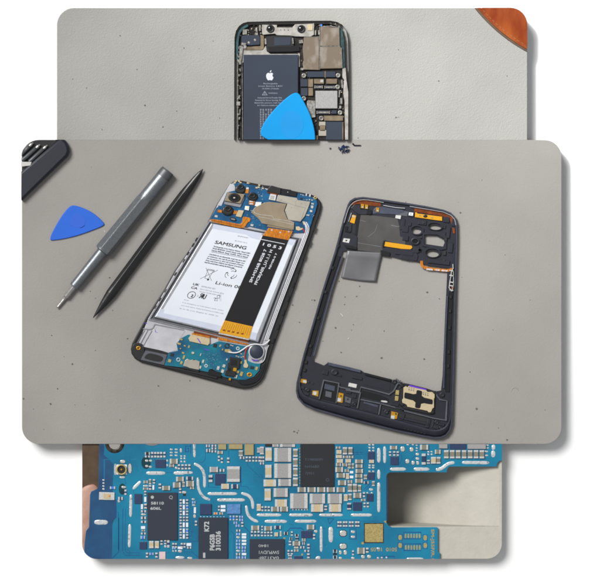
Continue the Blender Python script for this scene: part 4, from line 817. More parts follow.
# plastic platforms round the top
gb(I1, [(130, 150), (160, 120), (210, 130), (215, 160), (280, 170), (310, 205), (200, 205), (175, 190)], 'navyp', 'plastic_rib', 2.5, 4.0, .4)
o = gb(I1, [(265, 165), (300, 165), (308, 190), (290, 208), (262, 200)], 'navy2', 'screw_post', 2.5, 4.6, .3)
gb(I1, [(345, 140), (400, 140), (560, 165), (580, 185), (505, 205), (345, 195), (310, 200), (320, 160)], 'navyhi', 'plastic_rib', 2.5, 3.4, .3)
gb(J1, [(15, 165), (110, 180), (100, 220), (0, 205)], 'seal', 'plastic_rib', 2.5, 3.3, .3)
gb(I1, [(75, 292), (140, 285), (135, 350), (185, 385), (185, 410), (180, 490), (85, 470), (60, 440), (70, 350)], 'navyp', 'plastic_rib', 2.5, 3.7, .35)
gb(I1, [(80, 300), (108, 305), (100, 335), (130, 345), (128, 358), (80, 345)], 'navy2', 'plastic_rib', 3.7, 4.6, .3); gb(I1, [(80, 455), (130, 462), (182, 478), (182, 496), (90, 482)], 'navy2', 'plastic_rib', 3.6, 4.6, .3)
gb(I1, [(180, 195), (212, 205), (196, 300), (186, 380), (165, 378)], 'navy2', 'plastic_rib', 2.5, 3.3, .2)
plate = gb(I1, [(206, 204), (300, 210), (500, 234), (520, 245), (532, 300), (540, 385), (582, 400), (582, 455), (500, 440), (410, 418), (395, 440), (390, 520), (185, 500), (188, 400), (182, 380)], 'plate', 'metal_plate', 2.5, 3.0, .1)
b = MB(); b.stroke([I1(275, 388), I1(330, 345), I1(352, 285)], .25, z+3, z+3.1, 0); b.stroke([I1(205, 250), I1(255, 262)], .25, z+3, z+3.1, 0); b.stroke([I1(465, 292), I1(520, 305), I1(535, 300)], .4, z+3, z+3.2, 0); b.stroke([I1(190, 438), I1(380, 470)], .25, z+3, z+3.05, 0); p3(b, 'scratches', 'silver_d', plate)
gb(I1, [(503, 208), (547, 212), (542, 242), (498, 234)], 'white_pl', 'white_sticker', 3.4, 3.9)
o = gb(I1, [(72, 400), (125, 406), (115, 440), (62, 430)], 'white_pl', 'white_sticker', 3.7, 4.1); gb(I1, [(86, 412), (104, 414), (102, 420), (90, 428), (86, 422)], 'ink', 'sticker_print', 4.1, 4.15, 0, o)
gb(J1, [(12, 212), (46, 216), (40, 242), (6, 234)], 'white_pl', 'white_sticker', 3.3, 3.8)
o = gb(J1, [(110, 182), (155, 186), (152, 222), (106, 216)], 'seal', 'screw_boss', 2.5, 4.6, .4); gb(J1, [(116, 186), (150, 190), (147, 214), (112, 210)], 'whitec', 'boss_pad', 4.6, 4.8, .1, o); p3(MB().lathe(*J1(130, 200), [(.6, z+4.8), (.5, z+4.95)], 0, 10), 'boss_hole', 'ink', o)
# camera housings
for c, rx, ry, a in (((416.8, 230), 7.0, 5.2, .1), ((434.8, 226), 8.0, 4.4, .12), ((432.3, 252.5), 8.2, 5.2, .1)):
    b = MB(); b.prism(ell(c[0], c[1], rx, ry, 28, a), z+2.5, z+4.6, 0, holes=[ell(c[0], c[1]+.4, rx-1.2, ry-1.0, 28, a)]); p3(b, 'camera_ring', 'navyp')
b = MB(); b.ring(415.2, 241.4, 2.6, 4.6, z+2.5, z+4.4, 0, 28, 1, .8); p3(b, 'camera_ring', 'navyp'); b = MB(); b.lathe(415.2, 241.6, [(2.6, z+2.62), (2.4, z+2.7)], 0, 20, 1, .8); p3(b, 'camera_hole', 'black_gloss')
b = MB(); b.prism([(422.4, 232.3), (444, 233.8), (446.5, 237), (446, 249), (441, 250), (422, 246)], z+2.5, z+4.3, 0, holes=[[(424, 234.6), (437, 234.6), (444.2, 238.6), (445, 242.6), (443.6, 247.2), (423.8, 244.3)]]); p3(b, 'camera_window_wall', 'navyp')
b = MB()
for t_, q in ((J1, (60, 300, 110, 350)), (J1, (50, 240, 80, 330)), (J1, (190, 250, 260, 290)), (J1, (225, 255, 250, 285)), (J1, (205, 380, 232, 405)), (J1, (380, 290, 420, 320)), (J1, (430, 310, 455, 400)), (J1, (405, 395, 432, 425)), (J1, (440, 440, 478, 520)), (J1, (150, 470, 200, 520)), (J1, (340, 470, 400, 490)), (J1, (0, 500, 150, 540)), (J1, (260, 475, 330, 492)), (J1, (240, 340, 420, 372)), (K1, (230, 165, 410, 200)), (K1, (0, 120, 60, 160)), (K1, (80, 100, 130, 130)), (J1, (60, 380, 110, 420)), (J1, (470, 240, 500, 300)), (J1, (400, 225, 450, 270)), (J1, (110, 270, 135, 300))): b.box(*t_(*q), z+2.5, z+3.2+random.uniform(.2, 1.0), 0, .3, .12)
p3(b, 'plastic_ribs', 'navyp')
b = MB()
for t_, q in ((J1, (398, 505, 420, 540)), (J1, (192, 488, 214, 510)), (J1, (205, 383, 222, 400)), (J1, (232, 262, 246, 278)), (J1, (490, 455, 500, 480)), (J1, (408, 400, 428, 420)), (K1, (348, 160, 372, 175)), (K1, (145, 70, 172, 92))): b.box(*t_(*q), z+3.6, z+4.4, 0, .1, .1)
p3(b, 'square_sockets', 'ink')
gb(Q1, [(500, 85), (580, 105), (580, 140), (510, 128)], 'navy2', 'plastic_rib', 2.5, 4.2, .4); gb(K1, [(0, 60), (130, 90), (150, 130), (140, 175), (60, 170), (0, 155)], 'navyp', 'plastic_rib', 2.5, 3.6, .4)
o = gb(I1, [(408, 428), (440, 432), (635, 462), (640, 478), (625, 492), (550, 488), (405, 466)], 'kapton_y', 'gold_strip', 3.2, 3.9, .15)
gb(I1, [(400, 420), (415, 424), (403, 475), (395, 470)], 'navy2', 'plastic_rib', 3, 4.6, .2)
b = MB(); b.stroke(smoothline([K1(178, 172), K1(178, 205), K1(190, 225), K1(230, 236), K1(400, 256), K1(432, 240)], 2), 2.8, z+2.7, z+3.3, 0, bev=.1); fl = p3(b, 'button_flex', 'kapton')
b = MB(); b.text('CNNTN', *K1(216, 246), 1.5, z+3.36, 0, du=(.99, .1), dv=(-.1, .99), width=6, bold=.06); b.text('16.08', *K1(285, 250), 1.2, z+3.36, 0, du=(.99, .1), dv=(-.1, .99), width=4.4, bold=.04); b.text('REV.07', *K1(342, 256), 1.2, z+3.36, 0, du=(.99, .1), dv=(-.1, .99), width=6, bold=.04); p3(b, 'flex_print', 'ink_w', fl)
b = MB(); b.stroke([K1(436, 200), K1(438, 235), K1(424, 262), K1(420, 300), K1(412, 340), K1(405, 395), K1(425, 425)], .9, z+3, z+5.2, 0, bev=.2); b.stroke([K1(440, 260), K1(442, 370), K1(428, 425)], .5, z+3, z+4.8, 0)
for y in (250, 290, 345, 375, 410): b.box(*K1(408, y, 440, y+10), z+3, z+5.4, 0, .2, .2)
p3(b, 'button_bracket', 'tin')
gb(K1, [(425, 380), (445, 385), (440, 412), (420, 405)], 'copper', 'button_pad', 3, 4.4)
# hanging graphite foil: a thin curved sheet
b = MB(); nx, ny = 14, 18; TL, TR, BR, BL = Vector((347.2, 250.6)), Vector((381.8, 252.6)), Vector((375.6, 281.4)), Vector((341, 277.8)); vs = []; fs = []
for sgn in (0, 1):
    for j in range(ny+1):
        for i in range(nx+1):
            f, g = i/nx, j/ny; p = TL.lerp(TR, f).lerp(BL.lerp(BR, f), g)
            h = z+3.2-1.3*g+.35*math.exp(-((g-.16)/.08)**2)+1.5*g*g*f*f+.6*max(0, (1-f)+g-1.6)
            vs.append((p.x, p.y+.9*math.sin(f*3.1)*g, h-.1*sgn))
n1 = (nx+1)*(ny+1)
for j in range(ny):
    for i in range(nx):
        a = j*(nx+1)+i; fs.append([a, a+1, a+nx+2, a+nx+1]); fs.append([n1+a, n1+a+nx+1, n1+a+nx+2, n1+a+1])
bd = [j*(nx+1) for j in range(ny+1)]+[ny*(nx+1)+i for i in range(1, nx+1)]+[j*(nx+1)+nx for j in range(ny-1, -1, -1)]+[i for i in range(nx-1, 0, -1)]
for k in range(len(bd)): a, c = bd[k], bd[(k+1) % len(bd)]; fs.append([a, c, c+n1, a+n1])
b.add(vs, fs, 0, True); p3(b, 'graphite_foil', 'foil')
# bottom of the frame
def gp(mi_name, nm, pts, z0=2.5, z1=3.6, bev=.2, parent=None): return p3(MB().prism(pts, z+z0, z+z1, 0, bev), nm, mi_name, parent)
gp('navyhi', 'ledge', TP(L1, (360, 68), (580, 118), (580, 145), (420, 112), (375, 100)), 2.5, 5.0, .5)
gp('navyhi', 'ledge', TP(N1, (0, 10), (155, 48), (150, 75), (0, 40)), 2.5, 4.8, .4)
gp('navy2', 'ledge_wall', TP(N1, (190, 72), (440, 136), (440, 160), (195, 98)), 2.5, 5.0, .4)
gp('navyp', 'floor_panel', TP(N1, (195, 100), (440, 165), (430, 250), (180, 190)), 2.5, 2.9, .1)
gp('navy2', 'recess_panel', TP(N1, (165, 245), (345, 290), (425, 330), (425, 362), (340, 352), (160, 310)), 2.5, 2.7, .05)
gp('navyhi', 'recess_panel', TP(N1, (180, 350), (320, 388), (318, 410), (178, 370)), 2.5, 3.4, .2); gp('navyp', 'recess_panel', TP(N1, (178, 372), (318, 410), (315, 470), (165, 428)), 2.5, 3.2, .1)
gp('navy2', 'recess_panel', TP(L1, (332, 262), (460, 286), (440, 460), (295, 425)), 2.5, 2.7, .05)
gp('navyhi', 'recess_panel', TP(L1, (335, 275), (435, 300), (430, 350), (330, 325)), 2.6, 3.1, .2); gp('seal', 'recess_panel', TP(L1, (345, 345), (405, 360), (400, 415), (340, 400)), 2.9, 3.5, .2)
b = MB()
for pl in (TP(L1, (282, 425), (325, 242), (472, 272), (445, 462)), TP(L1, (472, 300), (490, 312), (585, 330)), TP(N1, (5, 238), (140, 262), (152, 212), (290, 245), (425, 282), (470, 250), (500, 190), (540, 150)), TP(N1, (148, 262), (118, 415)), TP(N1, (150, 332), (345, 372), (470, 405), (570, 440)), TP(N1, (345, 372), (325, 478)), TP(M1, (365, 140), (372, 185), (400, 218), (462, 230), (452, 402), (350, 385), (60, 312), (0, 292)), TP(M1, (10, 30), (45, 80), (45, 110))):
    b.stroke(pl, 1.25, z+2.5, z+4.6, 0, bev=.1)
p3(b, 'rubber_seals', 'seal')
for q in ([(105, 228), (160, 236), (165, 262), (155, 278), (92, 262)],):
    o = gp('gold', 'gold_contact', TP(L1, *q), 2.6, 3.6); gp('chrome', 'contact_tip', TP(L1, (128, 240), (160, 246), (158, 270), (126, 264)), 3.6, 3.9, .1, o)
o = gp('gold', 'gold_contact', TP(L1, (218, 342), (278, 345), (272, 402), (212, 385)), 2.6, 3.6); gp('chrome', 'contact_tip', TP(L1, (226, 350), (258, 354), (254, 388), (222, 382)), 3.6, 3.9, .1, o)
o = gp('gold', 'gold_contact', TP(L1, (468, 360), (518, 372), (508, 462), (452, 455)), 2.6, 3.6); gp('chrome', 'contact_tip', TP(L1, (460, 412), (494, 418), (490, 452), (456, 446)), 3.6, 3.9, .1, o); p3(MB().lathe(*L1(492, 395), [(.9, z+3.6), (.8, z+3.75)], 0, 14), 'contact_hole', 'ink', o)
o = gp('gold', 'gold_contact', TP(N1, (448, 445), (512, 462), (500, 522), (440, 515)), 2.6, 3.6); gp('chrome', 'contact_tip', TP(N1, (445, 485), (480, 490), (476, 522), (442, 516)), 3.6, 3.9, .1, o); gp('ink', 'contact_hole', TP(N1, (485, 462), (500, 465), (498, 482), (484, 480)), 3.6, 3.7, 0, o)
for q in ((488, 242, 522, 288), (482, 298, 516, 345)): p3(MB().box(*N1(*q), z+2.6, z+4.4, 0, .3, .1), 'gold_pad', 'gold_pad')
gp('white_pl', 'white_sticker', TP(N1, (38, 170), (116, 186), (108, 222), (30, 205)), 2.6, 3.2); gp('white_pl', 'white_component', smoothpoly(TP(N1, (348, 340), (400, 345), (415, 358), (398, 364), (345, 354)), 1), 2.6, 3.6)
def boss(t_, x, y, r=1.9, h=4.4):
    c = t_(x, y); b = MB(); b.ring(c[0], c[1], r*.4, r, z+2.5, z+h, 0, 22, 1, .9); o = p3(b, 'screw_post', 'navyp'); b = MB(); b.lathe(c[0], c[1], [(r*.5, z+2.7), (r*.4, z+h-.4)], 0, 12, 1, .9); p3(b, 'post_hole', 'ink', o)
boss(L1, 430, 165, 3.4); boss(N1, 475, 160, 2.4); boss(M1, 418, 175, 2.6); boss(M1, 370, 420, 2.2); boss(N1, 398, 452, 2.2); boss(N1, 88, 372, 2.0); boss(L1, 168, 335, 2.0); boss(L1, 182, 262, 1.2, 3.4); boss(L1, 222, 275, 1.0, 3.4); boss(M1, 405, 470, 1.6)
o = gp('seal', 'clamp_plate', TP(N1, (0, 302), (62, 322), (52, 372), (0, 358)), 2.6, 3.8, .25); p3(MB().lathe(*N1(27, 330), [(1.1, z+3.8), (1, z+3.9)], 0, 14), 'plate_hole', 'ink', o)
b = MB()
for t_, q in ((N1, (70, 280, 110, 320)), (N1, (0, 375, 50, 400)), (N1, (60, 340, 115, 400)), (L1, (100, 300, 140, 330)), (L1, (150, 360, 185, 390)), (L1, (140, 320, 195, 350)), (N1, (365, 420, 430, 440)), (M1, (60, 340, 80, 400)), (M1, (280, 390, 310, 470)), (M1, (330, 400, 345, 470)), (M1, (380, 430, 440, 450)), (M1, (340, 455, 390, 480)), (N1, (440, 365, 520, 395)), (L1, (440, 190, 500, 205)), (N1, (65, 110, 165, 135)), (M1, (0, 40, 30, 90)), (L1, (20+295, 145, 370, 190)), (N1, (10, 250, 60, 275)), (N1, (530, 470, 575, 520))): b.box(*t_(*q), z+2.5, z+3.3+random.uniform(.2, .9), 0, .3, .24)
p3(b, 'plastic_ribs', 'navyp')
b = MB(); b.prism(TP(M1, (88, 342), (110, 350), (275, 382), (290, 395), (282, 412), (262, 415), (90, 378), (80, 365)), z+2.5, z+2.8, 0); p3(b, 'sound_duct', 'ink')
gp('navyp', 'duct_wall', TP(M1, (85, 378), (270, 418), (300, 430), (296, 448), (80, 398)), 2.5, 4.2, .3)
rim = smoothline([(300.4, 376), (299.4, 385), (301.0, 391.4), (304.5, 396), (312, 399), (345, 407.2), (376, 414.8), (395, 420.0), (411.8, 424.6), (427.5, 429.2), (435.4, 430.4), (442.5, 428.6), (447.6, 424), (450.4, 417), (451.0, 405)], 2)
def outer_pt(p, i):
    a, c = Vector(rim[max(i-1, 0)][:2]), Vector(rim[min(i+1, len(rim)-1)][:2]); t_ = (c-a).normalized(); n_ = Vector((-t_.y, t_.x)); o_ = Vector(p[:2]); best = None
    for k in range(len(out3)):
        q0, q1 = Vector(out3[k]), Vector(out3[(k+1) % len(out3)]); e = q1-q0; dn = n_.x*e.y-n_.y*e.x
        if abs(dn) < 1e-9: continue
        u_ = ((q0-o_).x*e.y-(q0-o_).y*e.x)/dn; v_ = ((q0-o_).x*n_.y-(q0-o_).y*n_.x)/dn
        if 0 <= v_ <= 1 and 0 < u_ < 16 and (best is None or u_ < best): best = u_
    return o_+n_*(best or 1.5)
b = MB(); vs = []; fs = []; pr = ((-.08, 2.4), (0, 5.3), (.1, 5.5), (.35, 5.1), (.65, 4.1), (.88, 2.4), (1.0, .6), (1.0, .05)); K = len(pr)
for i, p in enumerate(rim):
    o_ = outer_pt(p, i); 
    for f, h in pr: c = Vector(p[:2]).lerp(o_, f); vs.append((c.x, c.y, z+h+.02))
for i in range(len(rim)-1):
    for k in range(K-1): fs.append([i*K+k, i*K+k+1, (i+1)*K+k+1, (i+1)*K+k])
b.add(vs, fs, 0, True); b.add(vs[:K], [list(range(K))], 0); b.add(vs[-K:], [list(range(K))], 0); p3(b, 'bottom_edge', 'navyp')
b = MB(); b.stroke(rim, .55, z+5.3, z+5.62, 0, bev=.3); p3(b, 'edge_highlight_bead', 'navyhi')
# loudspeaker
spk = p3(MB().prism(TP(M1, (60, 95), (75, 70), (125, 80), (280, 118), (345, 140), (362, 185), (350, 330), (318, 352), (80, 300), (42, 270)), z+2.5, z+4.2, 0, .4), 'loudspeaker', 'blackp')
oc = TP(M1, (74, 110), (98, 98), (108, 108), (122, 96), (275, 132), (290, 150), (330, 150), (352, 172), (352, 198), (345, 215), (346, 290), (332, 298), (318, 330), (300, 332), (285, 318), (110, 282), (100, 262), (64, 246), (62, 220), (72, 205))
b = MB(); b.prism(oc, z+4.2, z+5.6, 0, bev=.3); cov = p3(b, 'speaker_cover', 'tan', spk)
b = MB(); b.prism(TP(M1, (122, 92), (130, 86), (282, 124), (276, 133), (200, 118), (126, 100)), z+5.2, z+5.75, 0, bev=.1); p3(b, 'violet_mark', 'violet', spk)
b = MB(); b.prism(smoothpoly(TP(M1, (190, 138), (198, 132), (236, 140), (240, 150), (236, 195), (325, 215), (335, 222), (334, 255), (325, 262), (232, 245), (225, 285), (218, 297), (185, 292), (176, 285), (182, 230), (90, 208), (80, 200), (82, 160), (90, 152), (186, 175)), 1), z+5.6, z+5.8, 0); p3(b, 'cross_window', 'navy2', spk)
b = MB()
for x0, y0 in ((118, 108), (245, 150)):
    for c in range(3): b.box(*M1(x0+c*20, y0+c*5, x0+c*20+13, y0+c*5+4), z+5.6, z+5.65); b.box(*M1(x0+c*20+3, y0+8+c*5, x0+c*20+7, y0+c*5+26), z+5.6, z+5.65); b.box(*M1(x0+c*20, y0+20+c*5, x0+c*20+14, y0+c*5+24), z+5.6, z+5.65)
p3(b, 'speaker_print', 'ink_l', spk)
for x, y in ((62, 258), (330, 328), (350, 160), (60, 92)): p3(MB().lathe(*M1(x, y), [(2.4, z+2.5), (2.3, z+4.8), (1.7, z+5.1)], 0, 18, 1, .9), 'speaker_foot', 'blackp', spk)
b = MB()
for i in range(7): c = M1(88+29*i, 470+7.5*i); b.lathe(c[0], c[1]+.6, [(.75, z+4), (.7, z+5.3)], 0, 10, 1.1, .8)
for c in ((324, 406.6), ): b.lathe(c[0], c[1], [(.9, z+4), (.8, z+5.3)], 0, 12, 1.6, .7)
b.box(360.5, 415.2, 375, 417.4, z+3, z+5.1, 0, .2, .24)
p3(b, 'port_holes', 'ink')

# ------------------------------------------------------------------ circuit board close up (bottom)
z = 12.0; T0 = 13.3
PB = thing('circuit_board', 270, 500, z, 'large blue circuit board crowded with chips and silver solder strips on the bottom tabletop', 'circuit board')
def pb(b, name, mats, parent=None, **k): return build(b, name, mats, parent or PB, CLIP3, **k)
p_ = [T(80+60*i, 442, 9.667) for i in range(7)]; q_ = [T(80+60*i, 500, 9.667) for i in range(6)]
Wt, Xt, Yt, Zt = T(175, 435, 4.4636), T(260, 435, 4.4636), T(350, 435, 3.75), T(75, 435, 4.4636)
bo = [(99.3, 442), (98.5, 486), (97, 489), (91.2, 491.5), (90, 495), (89, 527), (86, 531), (84.4, 545), (84, 562), (440, 562), (440, 553), (438, 551.5), (438, 528), (436.6, 527.2), (392, 527.4), (388.5, 525.6), (386.3, 522), (386.3, 477), (387.2, 474), (390, 472.4), (446.7, 472.4), (447.2, 469), (449.3, 466.6), (496.4, 466.6), (497.2, 463), (499.6, 460.8), (504, 460.5), (504, 442)]
hol = ell(114.6, 443.4, 6.0, 5.8, 28)
b = MB(); b.prism(bo, z, T0, 0, bev=.2); board = pb(b, 'board', 'pcb')
dz = T0+.06
b = MB(); b.prism([(99.4, 442), (98.6, 486), (97.1, 489), (91.4, 491.6), (90.2, 495), (89.2, 527), (86.2, 531), (84.6, 545), (84.2, 562), (111, 562), (112, 556), (112.4, 524.5), (114, 520), (116.5, 517.5), (116.5, 500), (112.8, 498), (113, 464), (109, 459), (103.8, 455), (104.4, 447), (103.5, 442)], T0, dz, 0); pb(b, 'dark_mask_area', 'pcb_dark', board)
b = MB(); b.lathe(114.6, 443.6, [(5.9, T0), (5.7, T0+.1)], 0, 28); o = pb(b, 'mounting_hole', 'leather_b', board); b = MB(); b.ring(114.6, 443.5, 5.8, 9.6, T0, T0+.4, 0, 40); pb(b, 'gold_ring', 'rimsteel', board)
b = MB(); b.prism(ell(152, 436, 13, 9.6, 40), T0, T0+.5, 0); pb(b, 'round_shim', 'silver_d', board)
# traces
b = MB()
def tr(pts, w=.28, mi=0): b.stroke(pts, w, T0, dz+.02, mi)
tr(TP(p_[0], (235, 360), (235, 170), (290, 170)), .9, 1); tr(TP(p_[0], (430, 340), (440, 400)), .3)
tr(TP(q_[0], (375, 170), (375, 500), (300, 575)), .7); tr(TP(q_[0], (415, 80), (412, 500), (440, 535), (580, 535)), .5); tr(TP(q_[0], (440, 80), (436, 490), (455, 512), (580, 512)), .35); tr(TP(q_[0], (340, 0), (350, 170)), .4)
tr([(112.6, 512), (118.5, 512), (118.5, 550)], .5)
tr(TP(p_[2], (55, 20), (50, 170), (30, 195), (0, 198)), .3); tr(TP(p_[2], (278, 70), (280, 230)), .3); tr(TP(p_[2], (455, 190), (460, 225), (580, 340)), .35); tr(TP(p_[2], (395, 235), (395, 430), (455, 430), (480, 465)), .35); tr(TP(p_[2], (82, 240), (82, 435), (190, 440)), .3); tr(TP(p_[2], (250, 232), (392, 232)), .3)
tr(TP(p_[4], (320, 100), (405, 100), (405, 120), (325, 120)), .35); tr(TP(p_[4], (420, 462), (495, 395)), .5); tr(TP(p_[4], (440, 470), (505, 405)), .5); tr(TP(p_[4], (140, 350), (165, 385)), .4)
tr(TP(p_[3], (0, 310), (20, 320), (20, 345), (40, 352)), .3); tr(TP(p_[3], (390, 232), (330, 232)), .2)
tr(TP(p_[5], (205, 120), (212, 180), (180, 215)), .35); tr(TP(p_[5], (345, 130), (300, 170)), .4); tr([(386.9, 477), (386.9, 521)], .6)
tr(TP(p_[1], (490, 40), (440, 40), (440, 95), (470, 95), (470, 60), (455, 60)), .6); tr(TP(p_[1], (250, 295), (310, 295)), .3); tr(TP(p_[1], (490, 20), (490, 110)), .5); tr(TP(p_[1], (440, 500), (400, 540)), .4)
tr(TP(q_[3], (220, 340), (280, 290), (290, 272), (400, 272), (430, 300)), .7); tr(TP(q_[3], (235, 445), (270, 405)), .4); tr(TP(q_[3], (205, 400), (205, 570)), .4); tr(TP(q_[4], (75, 180), (135, 180), (90, 232), (75, 180)), .6); tr(TP(q_[4], (285, 280), (350, 280), (350, 378), (285, 378), (285, 280)), .5); tr(TP(q_[4], (160, 195), (385, 195), (385, 268), (160, 268), (160, 195)), .35)
tr(TP(q_[5], (228, 312), (398, 312), (398, 375), (228, 375), (228, 312)), .5); tr(TP(q_[5], (228, 425), (398, 425), (398, 488), (228, 488), (228, 425)), .5)
for x, y in ((195, 362), (195, 440), (437, 365), (437, 440)): tr(TP(q_[5], (x-22, y-30), (x+22, y-30), (x+22, y+30), (x-22, y+30), (x-22, y-30)), .4)
tr(TP(q_[1], (500, 350), (470, 350), (470, 380)), .4); tr(TP(q_[1], (480, 400), (560, 400), (560, 340)), .4); tr(TP(q_[1], (500, 500), (570, 560)), .5); tr(TP(q_[2], (270, 180), (270, 570)), .8); tr(TP(q_[2], (300, 300), (330, 330), (330, 570)), .5); tr(TP(q_[2], (430, 260), (480, 310), (480, 370)), .6); tr(TP(q_[5], (0, 545), (140, 545), (140, 575)), .5)
tr(TP(q_[4], (400, 205), (565, 205)), .3)
for i in range(70):
    x, y = random.uniform(118, 385), random.uniform(446, 556); l = random.uniform(1.5, 5); a = random.choice((0, math.pi/2, math.pi/4))
    tr([(x, y), (x+l*math.cos(a), y+l*math.sin(a)), (x+l*math.cos(a)+random.uniform(-1.5, 1.5), y+l*math.sin(a)+1.5)], .2)
pb(b, 'traces', ['pcb_trace', 'pcb'], board, kind='stuff')
b = MB()
for i in range(140):
    x, y = random.uniform(90, 500), random.uniform(446, 557)
    if x > 384 and not (x < 436 and y > 529) and not y < 464: continue
    r = random.uniform(.14, .26); b.prism(ell(x, y, r, r, 8), T0, T0+.09, 0)
pb(b, 'vias', 'pcb_dark', board, kind='stuff')
b = MB()
for i in range(120):
    x, y = random.uniform(116, 384), random.uniform(446, 556); l = random.uniform(1.5, 7); a = random.choice((0, math.pi/2, math.pi/4, -math.pi/4))
    b.stroke([(x, y), (x+l*math.cos(a), y+l*math.sin(a))], .16, T0, T0+.03, 0)
for i in range(260):
    x, y = random.uniform(116, 384), random.uniform(446, 556); r = random.uniform(.12, .24); b.prism(ell(x, y, r, r, 7), T0, T0+.1, random.choice((0, 1, 1)), 0)
pb(b, 'fine_traces', ['pcb_light', 'tin_dull'], board, kind='stuff')
# components
comps = []
def cp(t_, x0, y0, x1, y1, ty):
    a = t_(x0, y0, x1, y1); comps.append((a, ty))
def grid(t_, xs, ys, w, h, ty='s'):
    for x in xs:
        for y in ys: cp(t_, x-w/2, y-h/2, x+w/2, y+h/2, ty)
def pair(t_, xs, y0, y1, w=20, h=20, core='dv'):
    for x in xs: cp(t_, x-w/2, y0-h/2, x+w/2, y1+h/2, core)
def many(t_, s_):
    for r in s_.split(';'):
        r = r.split()
        if r: cp(t_, *map(float, r[:4]), r[4])
many(p_[0], '290 430 342 455 bh;400 424 446 450 s;430 460 450 512 dv;370 530 415 560 dh;365 560 388 585 s')
grid(p_[0], (228,), (368, 398, 427, 455), 22, 17)
many(p_[0], '330 210 352 320 s;465 208 502 305 s;386 172 440 206 s;382 330 436 352 s')
many(p_[1], '48 98 96 124 kh;48 130 96 150 dh;288 162 368 212 ch;285 215 330 242 ch;148 170 248 248 kc;255 170 272 192 s;255 214 272 236 s;385 60 408 104 s;350 335 425 382 ch;320 390 395 442 ch;447 375 524 432 ch;447 335 516 366 nh;410 385 435 432 cv;485 434 522 456 ch;215 424 292 466 ch;180 402 205 450 dv;378 448 400 494 dv;406 474 450 500 s;415 500 442 520 kb;35 372 76 400 ch;30 415 78 434 s;30 440 78 462 ch;86 358 110 408 cv;124 360 148 402 dv;86 416 110 462 dv;120 416 138 462 w;40 474 62 512 dv;40 530 62 580 w;85 230 116 250 s;50 222 82 244 s;50 170 82 192 s;88 170 118 192 s')
pair(p_[1], (118, 148, 176, 205, 236), 106, 140, 22, 20); grid(p_[1], (303, 350), (72, 102, 130), 30, 16); grid(p_[1], (400, 432), (137, 160, 190), 20, 18); pair(p_[1], (377, 412, 445, 478), 225, 255, 22, 20); cp(p_[1], 338, 238, 362, 262, 's'); pair(p_[1], (393, 457), 556, 580, 22, 18); cp(p_[1], 416, 548, 436, 590, 'w'); many(p_[1], '500 545 530 562 s;505 565 530 582 bh')
for k, y in enumerate((15, 70, 125, 182, 240, 298, 352)):
    cp(q_[1], 383, y-22, 405, y+22, 'dv'); cp(q_[1], 414, y-22, 434, y+22, 'w' if k != 3 else 'dv'); cp(q_[1], 445, y-22, 467, y+22, 'bv' if k in (1, 5) else ('w' if k == 4 else 'dv'))
many(q_[1], '10 40 30 88 w;40 35 66 84 dv;10 98 60 120 dh;10 130 60 150 s;10 160 60 186 dh;10 200 60 222 dh;10 252 52 280 w;16 288 50 304 ch;10 314 56 334 dh;6 346 50 376 bh;-4 405 66 475 kc;88 395 133 466 tv;144 395 186 466 tv;198 388 220 432 dv;234 385 256 428 dv;262 385 286 460 dv;234 436 256 462 s;312 455 344 476 bh;366 450 412 474 w;450 416 496 444 w;455 450 496 470 dh;368 482 406 510 s;58 508 78 556 dv;92 508 132 532 bh;148 508 172 556 dv;458 550 506 572 s;505 10 536 34 bh;520 70 542 128 w;515 138 542 174 s;530 200 552 248 dv;505 42 536 58 s;186 500 246 585 led')
pair(q_[1], (322, 348, 378, 404, 430), 424, 452, 20, 17); many(q_[1], '312 484 330 502 s;340 484 356 502 s')
many(p_[2], '58 25 96 50 dh;60 66 100 98 dh;112 25 158 46 dh;112 52 158 72 dh;112 80 158 102 dh;176 0 254 72 y;280 0 412 68 y;432 0 520 125 y;170 86 222 116 ch;552 54 584 102 gv;375 80 416 136 cv;386 140 430 165 dh;94 240 176 292 gh;190 260 238 288 dh;146 306 246 416 kc;84 318 122 388 dv;262 235 386 386 gv;206 402 282 454 th;304 408 370 450 nh;174 134 192 184 dv;202 152 222 204 dv;262 150 284 202 dv;570 195 590 225 s')
pair(p_[2], (452, 483, 515, 545, 575), 150, 180, 20, 20)
many(q_[2], '0 38 112 142 ind;175 55 192 104 dv;200 50 246 76 w;200 88 246 112 w;132 118 170 142 ih;188 118 224 142 ch;262 40 392 134 bl;385 45 398 60 s;385 75 398 90 s;385 105 398 120 s;286 152 302 196 bv;316 152 334 196 bv;346 152 366 196 dv;380 152 416 172 bh;380 180 416 204 bh;326 208 360 232 bh;346 236 382 260 bh;398 212 420 258 dv;350 285 390 306 dh;350 318 388 342 bh;350 350 388 372 s;350 384 388 404 bh;350 414 388 438 bh;350 448 388 472 bh;350 482 388 502 s;350 512 388 536 dh;350 544 388 566 bh;404 322 448 342 w;404 348 448 372 w;404 384 448 404 w;404 414 448 436 w;404 448 444 472 bh;404 480 440 502 bh;404 512 448 534 w;404 544 444 566 bh;496 246 574 292 ch;548 38 590 105 tv')
pair(q_[2], (502, 534, 566), 308, 342, 20, 20); grid(q_[2], tuple(range(8, 262, 32)), (163,), 12, 8); grid(q_[2], (264,), tuple(range(180, 575, 28)), 10, 9)
many(p_[3], '0 45 38 120 gv;52 55 116 182 tv;50 220 113 346 tv;138 55 304 192 gh;138 208 304 348 gh;320 64 366 144 cv;320 156 366 240 cv;320 250 366 332 cv;320 343 366 426 cv;34 362 158 430 th;176 358 302 426 gh;44 450 106 566 tv;132 445 270 532 gh;120 20 180 48 gh;48 20 120 45 kb;190 20 340 48 gh')
pair(p_[3], (10, 32), 150, 182, 18, 20); cp(p_[3], 0, 196, 38, 218, 'dh')
